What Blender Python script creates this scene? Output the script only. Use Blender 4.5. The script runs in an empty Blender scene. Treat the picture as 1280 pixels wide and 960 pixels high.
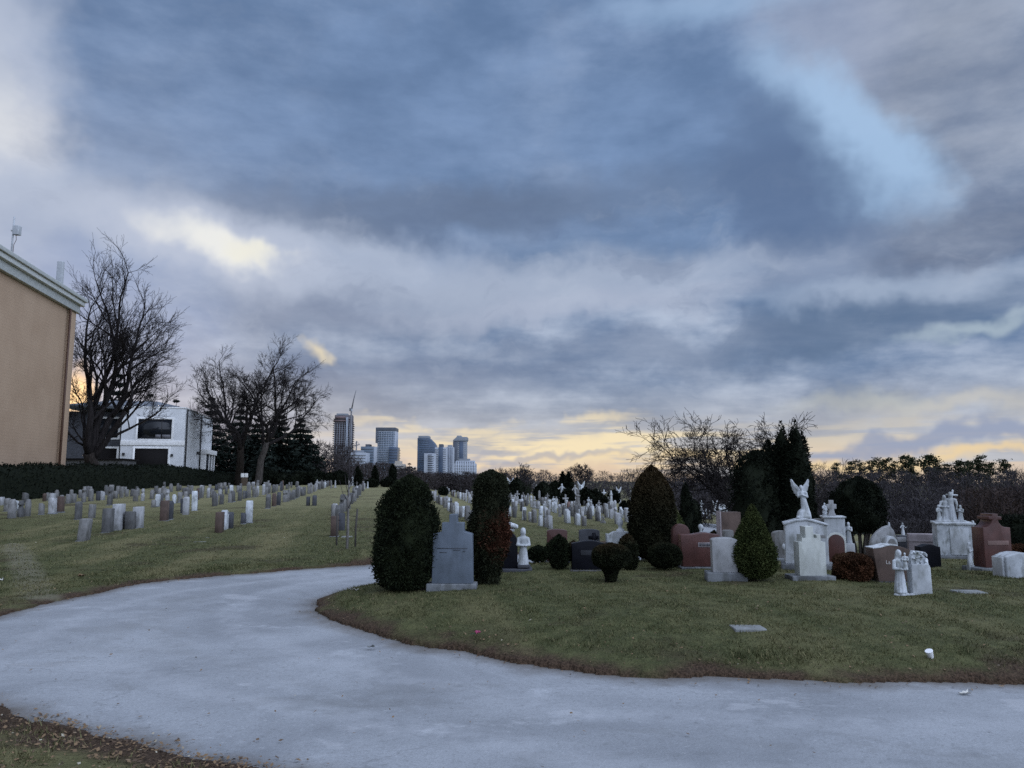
import bpy, bmesh, math, random
import numpy as np
from mathutils import Vector, Matrix, Euler

SC = bpy.context.scene
COL = SC.collection
R = math.radians
random.seed(7)
RNG = np.random.default_rng(7)

# ------------------------------------------------------------------ camera
FPX, TH, CAMZ = 960.0, math.atan(0.125), 1.6
cam = bpy.data.objects.new('camera', bpy.data.cameras.new('camera'))
COL.objects.link(cam)
cam.location = (0, 0, CAMZ)
cam.rotation_euler = (R(90) + TH, 0, 0)
cam.data.sensor_width = 36
cam.data.lens = 36 * FPX / 1280
cam.data.clip_start = 0.05
cam.data.clip_end = 9000
SC.camera = cam
CT, ST = math.cos(TH), math.sin(TH)


def ray(px, py):
    a, b = (px - 640) / FPX, (480 - py) / FPX
    return np.array((a, CT - b * ST, ST + b * CT))


# ------------------------------------------------------------------ terrain
US = [-300, 0, 285, 480, 600, 770, 900, 1000, 1300]
ZS = [.9, .9, .98, 1.08, .12, -.55, -1.9, -3.6, -3.8]


def H(x, y):
    x = np.asarray(x, float)
    y = np.asarray(y, float)
    yy = np.maximum(y, .5)
    u = np.clip(640 + 960 * x / yy, -300, 1300)
    zc = np.interp(u, US, ZS)
    t = np.clip((np.minimum(y, 75) - 9) / 66, 0, 1)
    z = zc * 1.1 * t * t / (t + .1)
    m = (zc - 1.6) / 75 - .012
    return z + m * (np.clip(y, 75, 170) - 75)


def h(x, y):
    return float(H(x, y))


def spot(px, py, lift=0.0):
    """the point of the ground that the photograph shows at a pixel"""
    r = ray(px, py)
    t0, t1 = 1.0, 1.0
    while t1 < 400:
        p = r * t1
        if CAMZ + p[2] < h(p[0], p[1]) + lift:
            break
        t0, t1 = t1, t1 * 1.02
    for _ in range(25):
        tm = (t0 + t1) / 2
        p = r * tm
        if CAMZ + p[2] < h(p[0], p[1]) + lift:
            t1 = tm
        else:
            t0 = tm
    p = r * t1
    return (p[0], p[1], h(p[0], p[1]))


def col(px, Y, py=640):
    """the point of the ground at depth Y in the picture column px"""
    r = ray(px, py)
    x = r[0] / r[1] * Y
    return (x, Y, h(x, Y))


def zat(py, Y):
    r = ray(640, py)
    return CAMZ + r[2] / r[1] * Y


# ------------------------------------------------------------------ mesh building
class MB:
    def __init__(s):
        s.v, s.q, s.t, s.g, s.n = [], [], [], [], 0

    def add(s, V, quads=None, tris=None, ngons=None):
        V = np.asarray(V, np.float32).reshape(-1, 3)
        if quads is not None and len(quads):
            s.q.append(np.asarray(quads, np.int64) + s.n)
        if tris is not None and len(tris):
            s.t.append(np.asarray(tris, np.int64) + s.n)
        for g in ngons or ():
            s.g.append([i + s.n for i in g])
        s.v.append(V)
        s.n += len(V)

    def mesh(s, name, smooth=False):
        V = np.concatenate(s.v)
        Q = np.concatenate(s.q) if s.q else np.zeros((0, 4), np.int64)
        T = np.concatenate(s.t) if s.t else np.zeros((0, 3), np.int64)
        gl = [i for g in s.g for i in g]
        loops = np.concatenate([Q.ravel(), T.ravel(), np.array(gl, np.int64)]).astype(np.int32)
        tot = np.concatenate([np.full(len(Q), 4), np.full(len(T), 3), np.array([len(g) for g in s.g], np.int64)]).astype(np.int32)
        st = np.concatenate([[0], np.cumsum(tot)[:-1]]).astype(np.int32)
        me = bpy.data.meshes.new(name)
        me.vertices.add(len(V))
        me.vertices.foreach_set('co', V.ravel())
        me.loops.add(len(loops))
        me.loops.foreach_set('vertex_index', loops)
        me.polygons.add(len(tot))
        me.polygons.foreach_set('loop_start', st)
        me.polygons.foreach_set('loop_total', tot)
        if smooth:
            me.polygons.foreach_set('use_smooth', np.ones(len(tot), bool))
        me.update(calc_edges=True)
        return me

    def box(s, x0, x1, y0, y1, z0, z1):
        V = [(x, y, z) for z in (z0, z1) for y in (y0, y1) for x in (x0, x1)]
        s.add(V, [(0, 2, 3, 1), (4, 5, 7, 6), (0, 1, 5, 4), (2, 6, 7, 3), (0, 4, 6, 2), (1, 3, 7, 5)])
        return s

    def tube(s, P, rad, n=6, caps=True):
        P = np.asarray(P, float)
        k = len(P)
        rad = np.broadcast_to(np.asarray(rad, float), (k,))
        T = np.gradient(P, axis=0)
        T /= np.linalg.norm(T, axis=1)[:, None] + 1e-9
        m = T.mean(0)
        ref = np.eye(3)[np.argmin(np.abs(m))]
        A = np.cross(T, ref)
        A /= np.linalg.norm(A, axis=1)[:, None] + 1e-9
        B = np.cross(T, A)
        a = np.arange(n) * 2 * math.pi / n
        V = P[:, None] + rad[:, None, None] * (A[:, None] * np.cos(a)[None, :, None] + B[:, None] * np.sin(a)[None, :, None])
        i = np.arange(k - 1)[:, None] * n
        j = np.arange(n)[None]
        jn = (j + 1) % n
        Q = np.stack([i + j, i + jn, i + n + jn, i + n + j], -1).reshape(-1, 4)
        s.add(V.reshape(-1, 3), Q, ngons=[list(range(n))[::-1], [(k - 1) * n + q for q in range(n)]] if caps else None)
        return s

    def capsule(s, p0, p1, r0, r1, fx=1.0, fy=1.0, n=14):
        """a closed tapered limb; fx, fy flatten it across its axis"""
        p0, p1 = np.asarray(p0, float), np.asarray(p1, float)
        ax = p1 - p0
        L = np.linalg.norm(ax)
        ax = ax / L if L > 1e-6 else np.array((0, 0, 1.))
        ref = np.array((0, 1., 0)) if abs(ax[1]) < .9 else np.array((1., 0, 0))
        X = np.cross(ref, ax)
        X /= np.linalg.norm(X)
        Y = np.cross(ax, X)
        prof = [(-r0 * math.cos(t), r0 * math.sin(t)) for t in (.35, .7, 1.1, 1.5)] + [(L + r1 * math.cos(t), r1 * math.sin(t)) for t in (1.5, 1.1, .7, .35)]
        a = np.arange(n) * 2 * math.pi / n
        V = [p0 + ax * z + (X[None] * (np.cos(a) * r * fx)[:, None] + Y[None] * (np.sin(a) * r * fy)[:, None]) for z, r in prof]
        V = np.concatenate(V + [[p0 - ax * r0], [p1 + ax * r1]])
        k = len(prof)
        i = np.arange(k - 1)[:, None] * n
        j = np.arange(n)[None]
        jn = (j + 1) % n
        Q = np.stack([i + j, i + jn, i + n + jn, i + n + j], -1).reshape(-1, 4)
        T = [(k * n, q2, q1) for q1, q2 in zip(range(n), [(q + 1) % n for q in range(n)])]
        T += [(k * n + 1, (k - 1) * n + q1, (k - 1) * n + (q1 + 1) % n) for q1 in range(n)]
        s.add(V, Q, T)
        return s

    def lathe(s, prof, n=20, sy=1.0, wob=None, cx=0, cy=0):
        a = np.arange(n) * 2 * math.pi / n
        V = []
        for z, r in prof:
            rr = r * (wob(z, a) if wob else 1)
            V.append(np.stack([cx + rr * np.cos(a), cy + rr * np.sin(a) * sy, np.full(n, z)], 1))
        V = np.concatenate(V)
        k = len(prof)
        i = np.arange(k - 1)[:, None] * n
        j = np.arange(n)[None]
        jn = (j + 1) % n
        Q = np.stack([i + j, i + jn, i + n + jn, i + n + j], -1).reshape(-1, 4)
        s.add(V, Q, ngons=[list(range(n))[::-1], [(k - 1) * n + q for q in range(n)]])
        return s

    def prism(s, out, y0, y1):
        """an outline in x, z (counter-clockwise seen from the front) extruded from y0 to y1"""
        n = len(out)
        V = [(x, y0, z) for x, z in out] + [(x, y1, z) for x, z in out]
        Q = [((i + 1) % n, i, n + i, n + (i + 1) % n) for i in range(n)]
        s.add(V, Q, ngons=[list(range(n)), [n + i for i in range(n)][::-1]])
        return s


def bevel_mesh(me, w=.008, seg=2, ang=35):
    bm = bmesh.new()
    bm.from_mesh(me)
    bmesh.ops.remove_doubles(bm, verts=bm.verts, dist=1e-5)
    bmesh.ops.recalc_face_normals(bm, faces=bm.faces)
    ed = [e for e in bm.edges if len(e.link_faces) == 2 and e.calc_face_angle(0) > R(ang)]
    bmesh.ops.bevel(bm, geom=ed, offset=w, segments=seg, affect='EDGES', profile=.6, clamp_overlap=True)
    bm.to_mesh(me)
    bm.free()
    return me


def link(name, me, mat=None, parent=None):
    o = bpy.data.objects.new(name, me)
    COL.objects.link(o)
    if mat is not None:
        if len(me.materials) == 0:
            me.materials.append(mat)
        else:
            me.materials[0] = mat
    if parent is not None:
        o.parent = parent
    return o


def part(name, mb, mat, parent, bev=0, smooth=False):
    me = mb.mesh(name, smooth)
    if bev:
        bevel_mesh(me, bev)
    return link(name, me, mat, parent)


def tag(o, label, cat, group=None):
    o['label'] = label
    o['category'] = cat
    if group:
        o['group'] = group
    return o


def thing(name, label, cat, loc, rz=0, group=None):
    o = bpy.data.objects.new(name, None)
    COL.objects.link(o)
    o.location = loc
    o.rotation_euler = (0, 0, rz)
    o.empty_display_size = .1
    return tag(o, label, cat, group)


def remesh(mb, name, voxel, it=2):
    """fuse overlapping limbs into one continuous skin"""
    o = bpy.data.objects.new(name, mb.mesh(name))
    COL.objects.link(o)
    m = o.modifiers.new('r', 'REMESH')
    m.mode = 'VOXEL'
    m.voxel_size = voxel
    m.use_smooth_shade = True
    k = o.modifiers.new('s', 'SMOOTH')
    k.factor, k.iterations = .5, it
    dg = bpy.context.evaluated_depsgraph_get()
    me = bpy.data.meshes.new_from_object(o.evaluated_get(dg))
    bpy.data.objects.remove(o)
    me.name = name
    return me


# ------------------------------------------------------------------ node expressions
class NT:
    def __init__(s, tree):
        s.tree = tree

    def node(s, typ, **kw):
        n = s.tree.nodes.new(typ)
        for k, v in kw.items():
            setattr(n, k, v)
        return n

    def put(s, sock, v):
        if isinstance(v, E):
            s.tree.links.new(v.s, sock)
        elif isinstance(v, bpy.types.NodeSocket):
            s.tree.links.new(v, sock)
        elif v is not None:
            if hasattr(sock.default_value, '__len__') and not hasattr(v, '__len__'):
                v = (v,) * len(sock.default_value)
            if hasattr(v, '__len__') and len(sock.default_value) == 4 and len(v) == 3:
                v = tuple(v) + (1,)
            sock.default_value = v

    def math(s, op, *a):
        n = s.node('ShaderNodeMath', operation=op)
        for i, v in enumerate(a):
            s.put(n.inputs[i], v)
        return E(s, n.outputs[0])

    def vmath(s, op, *a):
        n = s.node('ShaderNodeVectorMath', operation=op)
        for i, v in enumerate(a):
            s.put(n.inputs[i], v)
        return E(s, n.outputs[0])

    def xyz(s, v):
        n = s.node('ShaderNodeSeparateXYZ')
        s.put(n.inputs[0], v)
        return [E(s, o) for o in n.outputs]

    def vec(s, x, y, z):
        n = s.node('ShaderNodeCombineXYZ')
        for i, v in enumerate((x, y, z)):
            s.put(n.inputs[i], v)
        return E(s, n.outputs[0])

    def smooth(s, x, a, b, lo=0.0, hi=1.0, kind='SMOOTHSTEP'):
        n = s.node('ShaderNodeMapRange', interpolation_type=kind)
        for i, v in enumerate((x, a, b, lo, hi)):
            s.put(n.inputs[i], v)
        return E(s, n.outputs[0])

    def mix(s, f, a, b, mode='MIX'):
        n = s.node('ShaderNodeMix', data_type='RGBA', blend_type=mode)
        n.clamp_factor = True
        s.put(n.inputs[0], f)
        s.put(n.inputs[6], a)
        s.put(n.inputs[7], b)
        return E(s, n.outputs[2])

    def noise(s, v, scale, detail=3, rough=.55, dist=0.0, out=0):
        n = s.node('ShaderNodeTexNoise')
        s.put(n.inputs['Vector'], v)
        n.inputs['Scale'].default_value = scale
        n.inputs['Detail'].default_value = detail
        n.inputs['Roughness'].default_value = rough
        n.inputs['Distortion'].default_value = dist
        return E(s, n.outputs[out])


class E:
    def __init__(s, nt, sock):
        s.nt, s.s = nt, sock

    def __add__(s, o): return s.nt.math('ADD', s, o)
    def __radd__(s, o): return s.nt.math('ADD', o, s)
    def __sub__(s, o): return s.nt.math('SUBTRACT', s, o)
    def __rsub__(s, o): return s.nt.math('SUBTRACT', o, s)
    def __mul__(s, o): return s.nt.math('MULTIPLY', s, o)
    def __rmul__(s, o): return s.nt.math('MULTIPLY', o, s)
    def __truediv__(s, o): return s.nt.math('DIVIDE', s, o)
    def max(s, o): return s.nt.math('MAXIMUM', s, o)
    def min(s, o): return s.nt.math('MINIMUM', s, o)


def material(name):
    m = bpy.data.materials.new(name)
    m.use_nodes = True
    t = m.node_tree
    bs = t.nodes['Principled BSDF']
    return m, NT(t), bs


def finish(nt, bs, color, rough=.7, bump=None, bstr=.3, bdist=.01, spec=None):
    nt.put(bs.inputs['Base Color'], color)
    nt.put(bs.inputs['Roughness'], rough)
    if spec is not None:
        nt.put(bs.inputs['Specular IOR Level'], spec)
    if bump is not None:
        b = nt.node('ShaderNodeBump')
        b.inputs['Strength'].default_value = bstr
        b.inputs['Distance'].default_value = bdist
        nt.put(b.inputs['Height'], bump)
        nt.put(bs.inputs['Normal'], b.outputs[0])


def pos(nt):
    return E(nt, nt.node('ShaderNodeNewGeometry').outputs['Position'])


def objc(nt):
    return E(nt, nt.node('ShaderNodeTexCoord').outputs['Object'])


def orand(nt):
    return E(nt, nt.node('ShaderNodeObjectInfo').outputs['Random'])


def isl(nt):
    return E(nt, nt.node('ShaderNodeNewGeometry').outputs['Random Per Island'])
# ------------------------------------------------------------------ sky and light
SUN_AZ, SUN_EL = R(-31), R(5)
world = bpy.data.worlds.new('World')
SC.world = world
world.use_nodes = True
wt = world.node_tree
wt.nodes.clear()
W = NT(wt)
dirv = E(W, W.node('ShaderNodeTexCoord').outputs['Generated'])
dx, dy, dz = W.xyz(dirv)
el0 = W.math('ARCSINE', dz)
az0 = W.math('ARCTAN2', dx, dy)
# cloud deck: directions projected on a high flat layer, so the banks flatten into streaks towards the horizon
den = dz.max(0.0) + .10
deck = W.vec(dx / den * .55, dy / den, 0.0)
nA = W.noise(deck, .8, 6, .55)
nB = W.noise(deck, 2.0, 6, .6)
wn = W.xyz(W.noise(dirv, 3.2, 5, .6, out=1))
wf = W.xyz(W.noise(dirv, 10.0, 4, .6, out=1))
az = az0 + (wn[0] - .5) * .22 + (wf[0] - .5) * .10
el = el0 + (wn[1] - .5) * .12 + (wf[1] - .5) * .07
nf = W.noise(W.vec(az0 * 2.2, el0 * 5.0, 0.0), 3.0, 7, .58)      # bank texture, wider than tall
ns = W.noise(W.vec(az0 * 2.0, el0 * 22.0, 3.0), 3.0, 5, .55)    # streaks low down


def skyco(px, py):
    r = ray(px, py)
    r = r / np.linalg.norm(r)
    return math.atan2(r[0], r[1]), math.asin(r[2])


def blob(px, py, rx, ry, rot=0, soft=.5):
    a, e = skyco(px, py)
    c, s = math.cos(R(rot)), math.sin(R(rot))
    u, v = az - a, el - e
    U = (u * c + v * s) * (FPX / rx)
    V = (v * c - u * s) * (FPX / ry)
    d = W.math('SQRT', U * U + V * V)
    return W.smooth(d, 1 - soft, 1 + soft, 1.0, 0.0)


def lin(r, g, b):
    return tuple(((c / 255 + .055) / 1.055) ** 2.4 if c > 10 else c / 3294.6 for c in (r, g, b))


# base deck of stratocumulus
c = W.mix(W.smooth(nf * .55 + nA * .45, .38, .64), lin(102, 127, 164), lin(184, 197, 219))
# the great dark bank overhead and its lobe
for b in ((330, 130, 330, 210, 0, .3), (680, 150, 330, 200, 0, .3), (900, 220, 190, 110, -22, .24)):
    f = blob(*b)
    c = W.mix(f * W.smooth(nB, .25, .8, 1.0, .7), c, W.mix(W.smooth(nf * .5 + nA * .5, .34, .68), lin(96, 122, 160), lin(127, 154, 194)))
DK = [((540, 270, 330, 34, 3, .6), (98, 114, 142), .85), ((1000, 255, 110, 60, -20, .45), (92, 112, 150), .85),
      ((500, 380, 190, 34, 4, .55), (94, 114, 148), .9), ((760, 330, 200, 22, 0, .7), (110, 130, 160), .5),
      ((1080, 410, 170, 32, 2, .5), (94, 116, 148), .95), ((1220, 300, 170, 40, 6, .6), (100, 112, 138), .85),
      ((1190, 110, 120, 130, 20, .6), (130, 138, 156), .7), ((700, 440, 260, 22, 2, .6), (106, 124, 156), .75),
      ((560, 470, 180, 20, -2, .6), (114, 131, 162), .65), ((140, 400, 120, 90, 0, .6), (124, 152, 200), .75),
      ((980, 520, 260, 16, 2, .6), (120, 135, 163), .7)]
for b, cc, s in DK:
    c = W.mix(blob(*b) * W.smooth(nB, .2, .75, s, s * .6), c, lin(*cc))
LT = [((20, 110, 60, 130, 12, .7), (188, 198, 218), .85), ((24, 160, 50, 34, 10, .9), (216, 219, 226), .85),
      ((400, 330, 330, 36, -6, .7), (178, 190, 212), .75), ((800, 350, 200, 26, 3, .7), (176, 188, 210), .7),
      ((720, 385, 230, 14, 2, .7), (176, 186, 208), .65), ((1110, 372, 110, 12, 0, .9), (172, 188, 212), .65),
      ((1060, 330, 40, 36, 10, .8), (160, 176, 204), .5), ((1020, 40, 70, 70, 0, .7), (158, 168, 192), .6)]
for b, cc, s in LT:
    c = W.mix(blob(*b) * s, c, lin(*cc))
# billows: lumps of lighter and darker vapour inside the banks
nD = W.noise(W.vec(az * 1.5, el * 3.0, 1.7), 4.2, 6, .6)
bank = W.smooth(el0, .30, .42, 1.0, .25)
c = W.mix(W.smooth(nD, .50, .72) * .25 * bank, c, lin(196, 206, 224))
c = W.mix(W.smooth(nD, .48, .30) * .32 * bank, c, lin(84, 104, 140))
# clear gaps: the Nishita sky would show here; pale blue
sky = W.node('ShaderNodeTexSky', sky_type='NISHITA')
sky.sun_disc = False
sky.sun_elevation = SUN_EL
sky.sun_rotation = SUN_AZ % (2 * math.pi)
sky.air_density, sky.dust_density, sky.ozone_density = 1.0, 1.5, 1.5
nish = E(W, sky.outputs[0])
gap = (blob(960, 110, 40, 26, -20, .7) * .8).max(blob(1046, 178, 124, 50, -43, .42)).max(blob(880, 15, 100, 22, 0, .8) * .5).max(blob(1102, 238, 26, 30, 10, .5))
c = W.mix(gap * .9, c, lin(168, 198, 232))
lobe = blob(980, 250, 130, 54, -22, .42).max(blob(950, 190, 80, 56, -40, .5))
c = W.mix(lobe * W.smooth(nB, .2, .8, .85, .5), c, lin(94, 117, 153))
# bright breaks where the low sun comes through
SP = [((262, 308, 95, 34, -13, .95), (200, 207, 224), .8), ((270, 309, 62, 19, -13, .65), (255, 253, 242), 1.0),
      ((312, 320, 26, 12, -8, .8), (255, 250, 226), .8), ((430, 436, 10, 8, 0, .95), (236, 222, 190), .75),
      ((1090, 498, 70, 8, -6, .9), (196, 200, 192), .4), ((1140, 494, 30, 9, -20, .9), (214, 216, 204), .3),
      ((1245, 415, 46, 8, 6, .9), (190, 206, 216), .6), ((1235, 507, 80, 9, 3, .9), (230, 222, 200), .4),
      ((6, 150, 14, 50, 0, .9), (225, 228, 232), .6)]
for b, cc, s in SP:
    c = W.mix(blob(*b) * s, c, lin(*cc))
c = W.mix(W.smooth(el0, .15, .02) * W.smooth(az0, R(-24), R(-10)) * .55, c, lin(214, 209, 204))
c = W.mix(blob(170, 290, 190, 80, -10, .9) * .36, c, lin(186, 200, 224))
# the yellow band above the horizon, cut by grey streaks
band = W.smooth(el0, .088, .024) * W.smooth(az0, R(-30), R(4), .15, 1.0) * W.smooth(az0, R(26), R(14), .8, 1.0)
band = band * W.smooth(ns + (.04 - el0) * 2.0, .41, .57)
c = W.mix(band * .9, c, W.mix(W.smooth(el0, .01, .06), lin(232, 206, 178), lin(240, 223, 188)))
core = blob(760, 558, 170, 24, 0, .7).max(blob(560, 535, 120, 7, 4, .8) * .6).max(blob(720, 524, 60, 8, 6, .8) * .7).max(blob(500, 520, 60, 6, -14, .8) * .5)
c = W.mix(core * W.smooth(ns, .40, .55, .10, .95), c, lin(250, 232, 194))
for b, cc, s in (((670, 572, 130, 5, 2, .7), (166, 170, 186), .7), ((1195, 545, 160, 10, 3, .6), (150, 162, 190), .85), ((600, 556, 70, 4, 0, .8), (170, 174, 188), .6),
                 ((1080, 572, 260, 6, 0, .8), (240, 214, 170), .9)):
    c = W.mix(blob(*b) * s, c, lin(*cc))
glow = blob(84, 514, 24, 22, 0, .8)
c = W.mix(glow, c, (1.5, .95, .42))
low = W.smooth(az0, R(-20), R(-26)) * W.smooth(el0, .13, .03)
c = W.mix(low * .6, c, lin(168, 182, 212))
# sky out of view overhead, behind and right: brightness added to light the place
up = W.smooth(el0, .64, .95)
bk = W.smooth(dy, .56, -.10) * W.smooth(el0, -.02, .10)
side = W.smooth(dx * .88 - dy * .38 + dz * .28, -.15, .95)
FILL_SKY = (1.02, 1.18, 1.52)
c = W.mix(up.max(bk), c, W.mix(W.smooth(nA, .3, .7), W.mix(side, tuple(v * .42 for v in FILL_SKY), tuple(v * 1.75 for v in FILL_SKY)), W.mix(side, tuple(v * .62 for v in FILL_SKY), tuple(v * 2.1 for v in FILL_SKY))))
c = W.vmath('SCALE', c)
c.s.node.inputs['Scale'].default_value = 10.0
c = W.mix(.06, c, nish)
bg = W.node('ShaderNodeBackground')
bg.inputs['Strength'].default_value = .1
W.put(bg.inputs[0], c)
wt.links.new(bg.outputs[0], W.node('ShaderNodeOutputWorld').inputs[0])
world.cycles.sampling_method = 'MANUAL'
world.cycles.sample_map_resolution = 512

sun = bpy.data.objects.new('sun', bpy.data.lights.new('sun', 'SUN'))
COL.objects.link(sun)
sun.data.energy = .5
sun.data.angle = R(14)
sun.data.color = (1, .78, .55)
sd_ = Vector((math.sin(SUN_AZ) * math.cos(SUN_EL), math.cos(SUN_AZ) * math.cos(SUN_EL), math.sin(SUN_EL)))
sun.rotation_euler = sd_.to_track_quat('Z', 'Y').to_euler()

SC.view_settings.view_transform = 'Standard'
SC.view_settings.look = 'None'
SC.view_settings.exposure = 0
SC.view_settings.gamma = 1
SC.view_settings.use_curve_mapping = False
SC.cycles.use_denoising = False
SC.cycles.use_adaptive_sampling = True
SC.cycles.adaptive_threshold = .012
SC.cycles.max_bounces = 5
SC.cycles.diffuse_bounces = 3
SC.cycles.glossy_bounces = 2
SC.cycles.transmission_bounces = 2
SC.cycles.caustics_reflective = False
SC.cycles.caustics_refractive = False
# ------------------------------------------------------------------ materials
def m_stone(name, base, var=.25, stain=.5, rough=.75, speck=.12, tint=(1, 1, 1), scale=1.0, spec=.3):
    m, t, bs = material(name)
    p = objc(t)
    rd = orand(t)
    v = t.vmath('ADD', p, t.vec(rd * 37.0, rd * 91.0, rd * 13.0))
    n1 = t.noise(v, 3.0 * scale, 5, .6)
    n2 = t.noise(v, 160.0, 2, .7)
    px_, py_, pz_ = t.xyz(v)
    n3 = t.noise(t.vec(px_ * 4.2, py_ * 4.2, pz_ * 1.8), 1.5 * scale, 5, .65)   # weathering that ran down the stone
    c = t.mix(t.smooth(n1, .36, .64), tuple(b * (1 - var) for b in base), tuple(b * (1 + var * .6) for b in base))
    c = t.mix(t.smooth(n2, .35, .7) * speck, c, tuple(b * .25 for b in base))
    c = t.mix(t.smooth(n3, .47, .66) * stain, c, tuple(b * .32 * k for b, k in zip(base, (1, 1, .85))))
    c = t.mix(t.smooth(rd, 0, 1, 0, .35), c, tuple(b * .55 for b in base))
    finish(t, bs, c, rough, n2 * .4 + n1, .25, .006, spec)
    return m


ST_GREY = m_stone('grey_granite', (.18, .178, .175), stain=.6)
ST_PALE = m_stone('pale_granite', (.34, .345, .355), stain=.55)
ST_MID = m_stone('mid_granite', (.10, .10, .10), stain=.5)
ST_DARK = m_stone('dark_granite', (.055, .058, .068), stain=.2)
ST_BLACK = m_stone('black_granite', (.007, .0075, .011), stain=.1, rough=.5, spec=.08)
ST_NAME = m_stone('grey_name_panel', (.028, .03, .036), stain=.1)
ST_RED = m_stone('red_granite', (.078, .032, .027), stain=.25, rough=.45)
ST_ROSE = m_stone('rose_granite', (.21, .135, .12), stain=.3)
ST_BROWN = m_stone('brown_stone', (.088, .060, .049), stain=.45)
ST_PINK = m_stone('pink_stone', (.30, .26, .27), stain=.35)
ST_BLUE = m_stone('blue_granite', (.125, .152, .19), stain=.35, var=.12, speck=.25, rough=.6)
ST_WHITE = m_stone('white_marble', (.48, .505, .53), stain=.72, var=.25)
ST_CREAM = m_stone('limestone', (.50, .52, .49), stain=.3, var=.14)
ST_STAIN = m_stone('stained_marble', (.48, .51, .54), stain=.95, var=.3, scale=1.6)
ST_BASE = m_stone('rough_base', (.16, .17, .18), var=.5, stain=.6, speck=.3)
ST_MARK = m_stone('flat_marker', (.24, .25, .25), stain=.4)


def m_plain(name, base, rough=.6, metal=0.0, var=.12, scale=6.0, spec=.4):
    m, t, bs = material(name)
    n = t.noise(objc(t), scale, 4, .6)
    finish(t, bs, t.mix(t.smooth(n, .3, .7), tuple(b * (1 - var) for b in base), tuple(min(1, b * (1 + var)) for b in base)), rough, n, .1, .01, spec)
    bs.inputs['Metallic'].default_value = metal
    return m


def lawn_colour(t, p):
    """mown winter grass: dull green, straw-coloured streaks along the rows of graves, mossy and thin patches"""
    x, y, z = t.xyz(p)
    v = t.vec(x * .986 + y * .165, (y * .986 - x * .165) * .10, 0.0)
    n1 = t.noise(v, .9, 4, .6)
    n2 = t.noise(p, .55, 5, .65)
    n3 = t.noise(p, 6.0, 4, .7)
    n4 = t.noise(p, 45.0, 3, .7)
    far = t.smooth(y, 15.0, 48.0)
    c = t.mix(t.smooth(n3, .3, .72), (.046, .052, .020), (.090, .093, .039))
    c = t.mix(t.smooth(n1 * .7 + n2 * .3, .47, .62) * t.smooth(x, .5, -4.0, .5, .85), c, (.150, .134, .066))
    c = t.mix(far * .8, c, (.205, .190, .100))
    c = t.mix(t.smooth(n2, .32, .46, .7, 0.0), c, (.050, .038, .022))
    c = t.mix(t.smooth(n4, .52, .8) * .45, c, (.15, .135, .075))
    c = t.mix(t.smooth(n4, .48, .25) * .45, c, (.018, .02, .009))
    return c, n3, n4


def attr(t, name):
    n = t.node('ShaderNodeAttribute', attribute_name=name)
    return E(t, n.outputs['Fac'])


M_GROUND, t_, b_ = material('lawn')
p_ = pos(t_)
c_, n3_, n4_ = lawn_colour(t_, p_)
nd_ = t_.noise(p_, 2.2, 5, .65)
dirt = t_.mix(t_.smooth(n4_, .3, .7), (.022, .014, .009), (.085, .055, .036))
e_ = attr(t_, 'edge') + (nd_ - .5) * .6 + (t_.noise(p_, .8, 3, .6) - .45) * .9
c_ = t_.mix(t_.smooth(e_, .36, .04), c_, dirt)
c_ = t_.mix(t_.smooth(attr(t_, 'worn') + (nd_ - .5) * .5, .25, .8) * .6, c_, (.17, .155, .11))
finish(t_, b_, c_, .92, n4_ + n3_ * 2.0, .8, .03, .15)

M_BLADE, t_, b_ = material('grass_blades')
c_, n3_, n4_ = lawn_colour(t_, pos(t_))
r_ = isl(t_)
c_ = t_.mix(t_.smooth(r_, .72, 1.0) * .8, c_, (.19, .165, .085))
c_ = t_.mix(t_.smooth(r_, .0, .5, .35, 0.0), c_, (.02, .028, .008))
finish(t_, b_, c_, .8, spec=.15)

M_ROAD, t_, b_ = material('worn_asphalt')
p_ = pos(t_)
x_, y_, z_ = t_.xyz(p_)
n1_ = t_.noise(p_, .45, 5, .62, .6)
n2_ = t_.noise(t_.vec(x_ * .75, y_, 0.0), 1.3, 6, .65, .5)
n3_ = t_.noise(p_, 60.0, 3, .75)
n5_ = t_.noise(p_, 5.0, 5, .7)
n6_ = t_.noise(t_.vec(x_ * .5, y_ * 1.3, 4.0), .8, 4, .55, 1.0)
c_ = t_.mix(t_.smooth(n1_, .32, .68), (.20, .212, .23), (.315, .332, .355))
c_ = t_.mix(t_.smooth(n2_, .58, .76) * .65, c_, (.48, .50, .53))           # pale salt-dry patches
c_ = t_.mix(t_.smooth(n6_, .62, .74) * t_.smooth(n5_, .35, .6) * .55, c_, (.13, .135, .14))   # damp patches
c_ = t_.mix(t_.smooth(n5_, .60, .78) * .3, c_, (.16, .165, .17))
n7_ = t_.noise(p_, 22.0, 3, .75)
c_ = t_.mix(t_.smooth(n3_, .35, .75) * .42, c_, (.13, .135, .14))
c_ = t_.mix(t_.smooth(n7_, .52, .74) * .5, c_, (.14, .145, .15))
c_ = t_.mix(t_.smooth(n7_, .36, .26) * .5, c_, (.46, .47, .48))
n8_ = t_.noise(t_.vec(x_ * .7 + y_ * .2, y_ * 1.1, 9.0), .9, 6, .7)
c_ = t_.mix(t_.smooth(n8_, .56, .60) * .30, c_, (.17, .175, .18))
c_ = t_.mix(t_.smooth(n8_, .40, .35) * .35, c_, (.42, .43, .45))
c_ = t_.mix(t_.smooth(n3_, .68, .82) * .5, c_, (.5, .5, .5))
c_ = t_.mix(t_.smooth(attr(t_, 'edge') + (nd_ := t_.noise(p_, 2.6, 5, .7)) * .5, -.10, .34) * .8, c_, (.085, .07, .055))
ed_ = attr(t_, 'edge')
wob_ = (t_.noise(p_, .5, 3, .6) - .5) * .7
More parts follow.
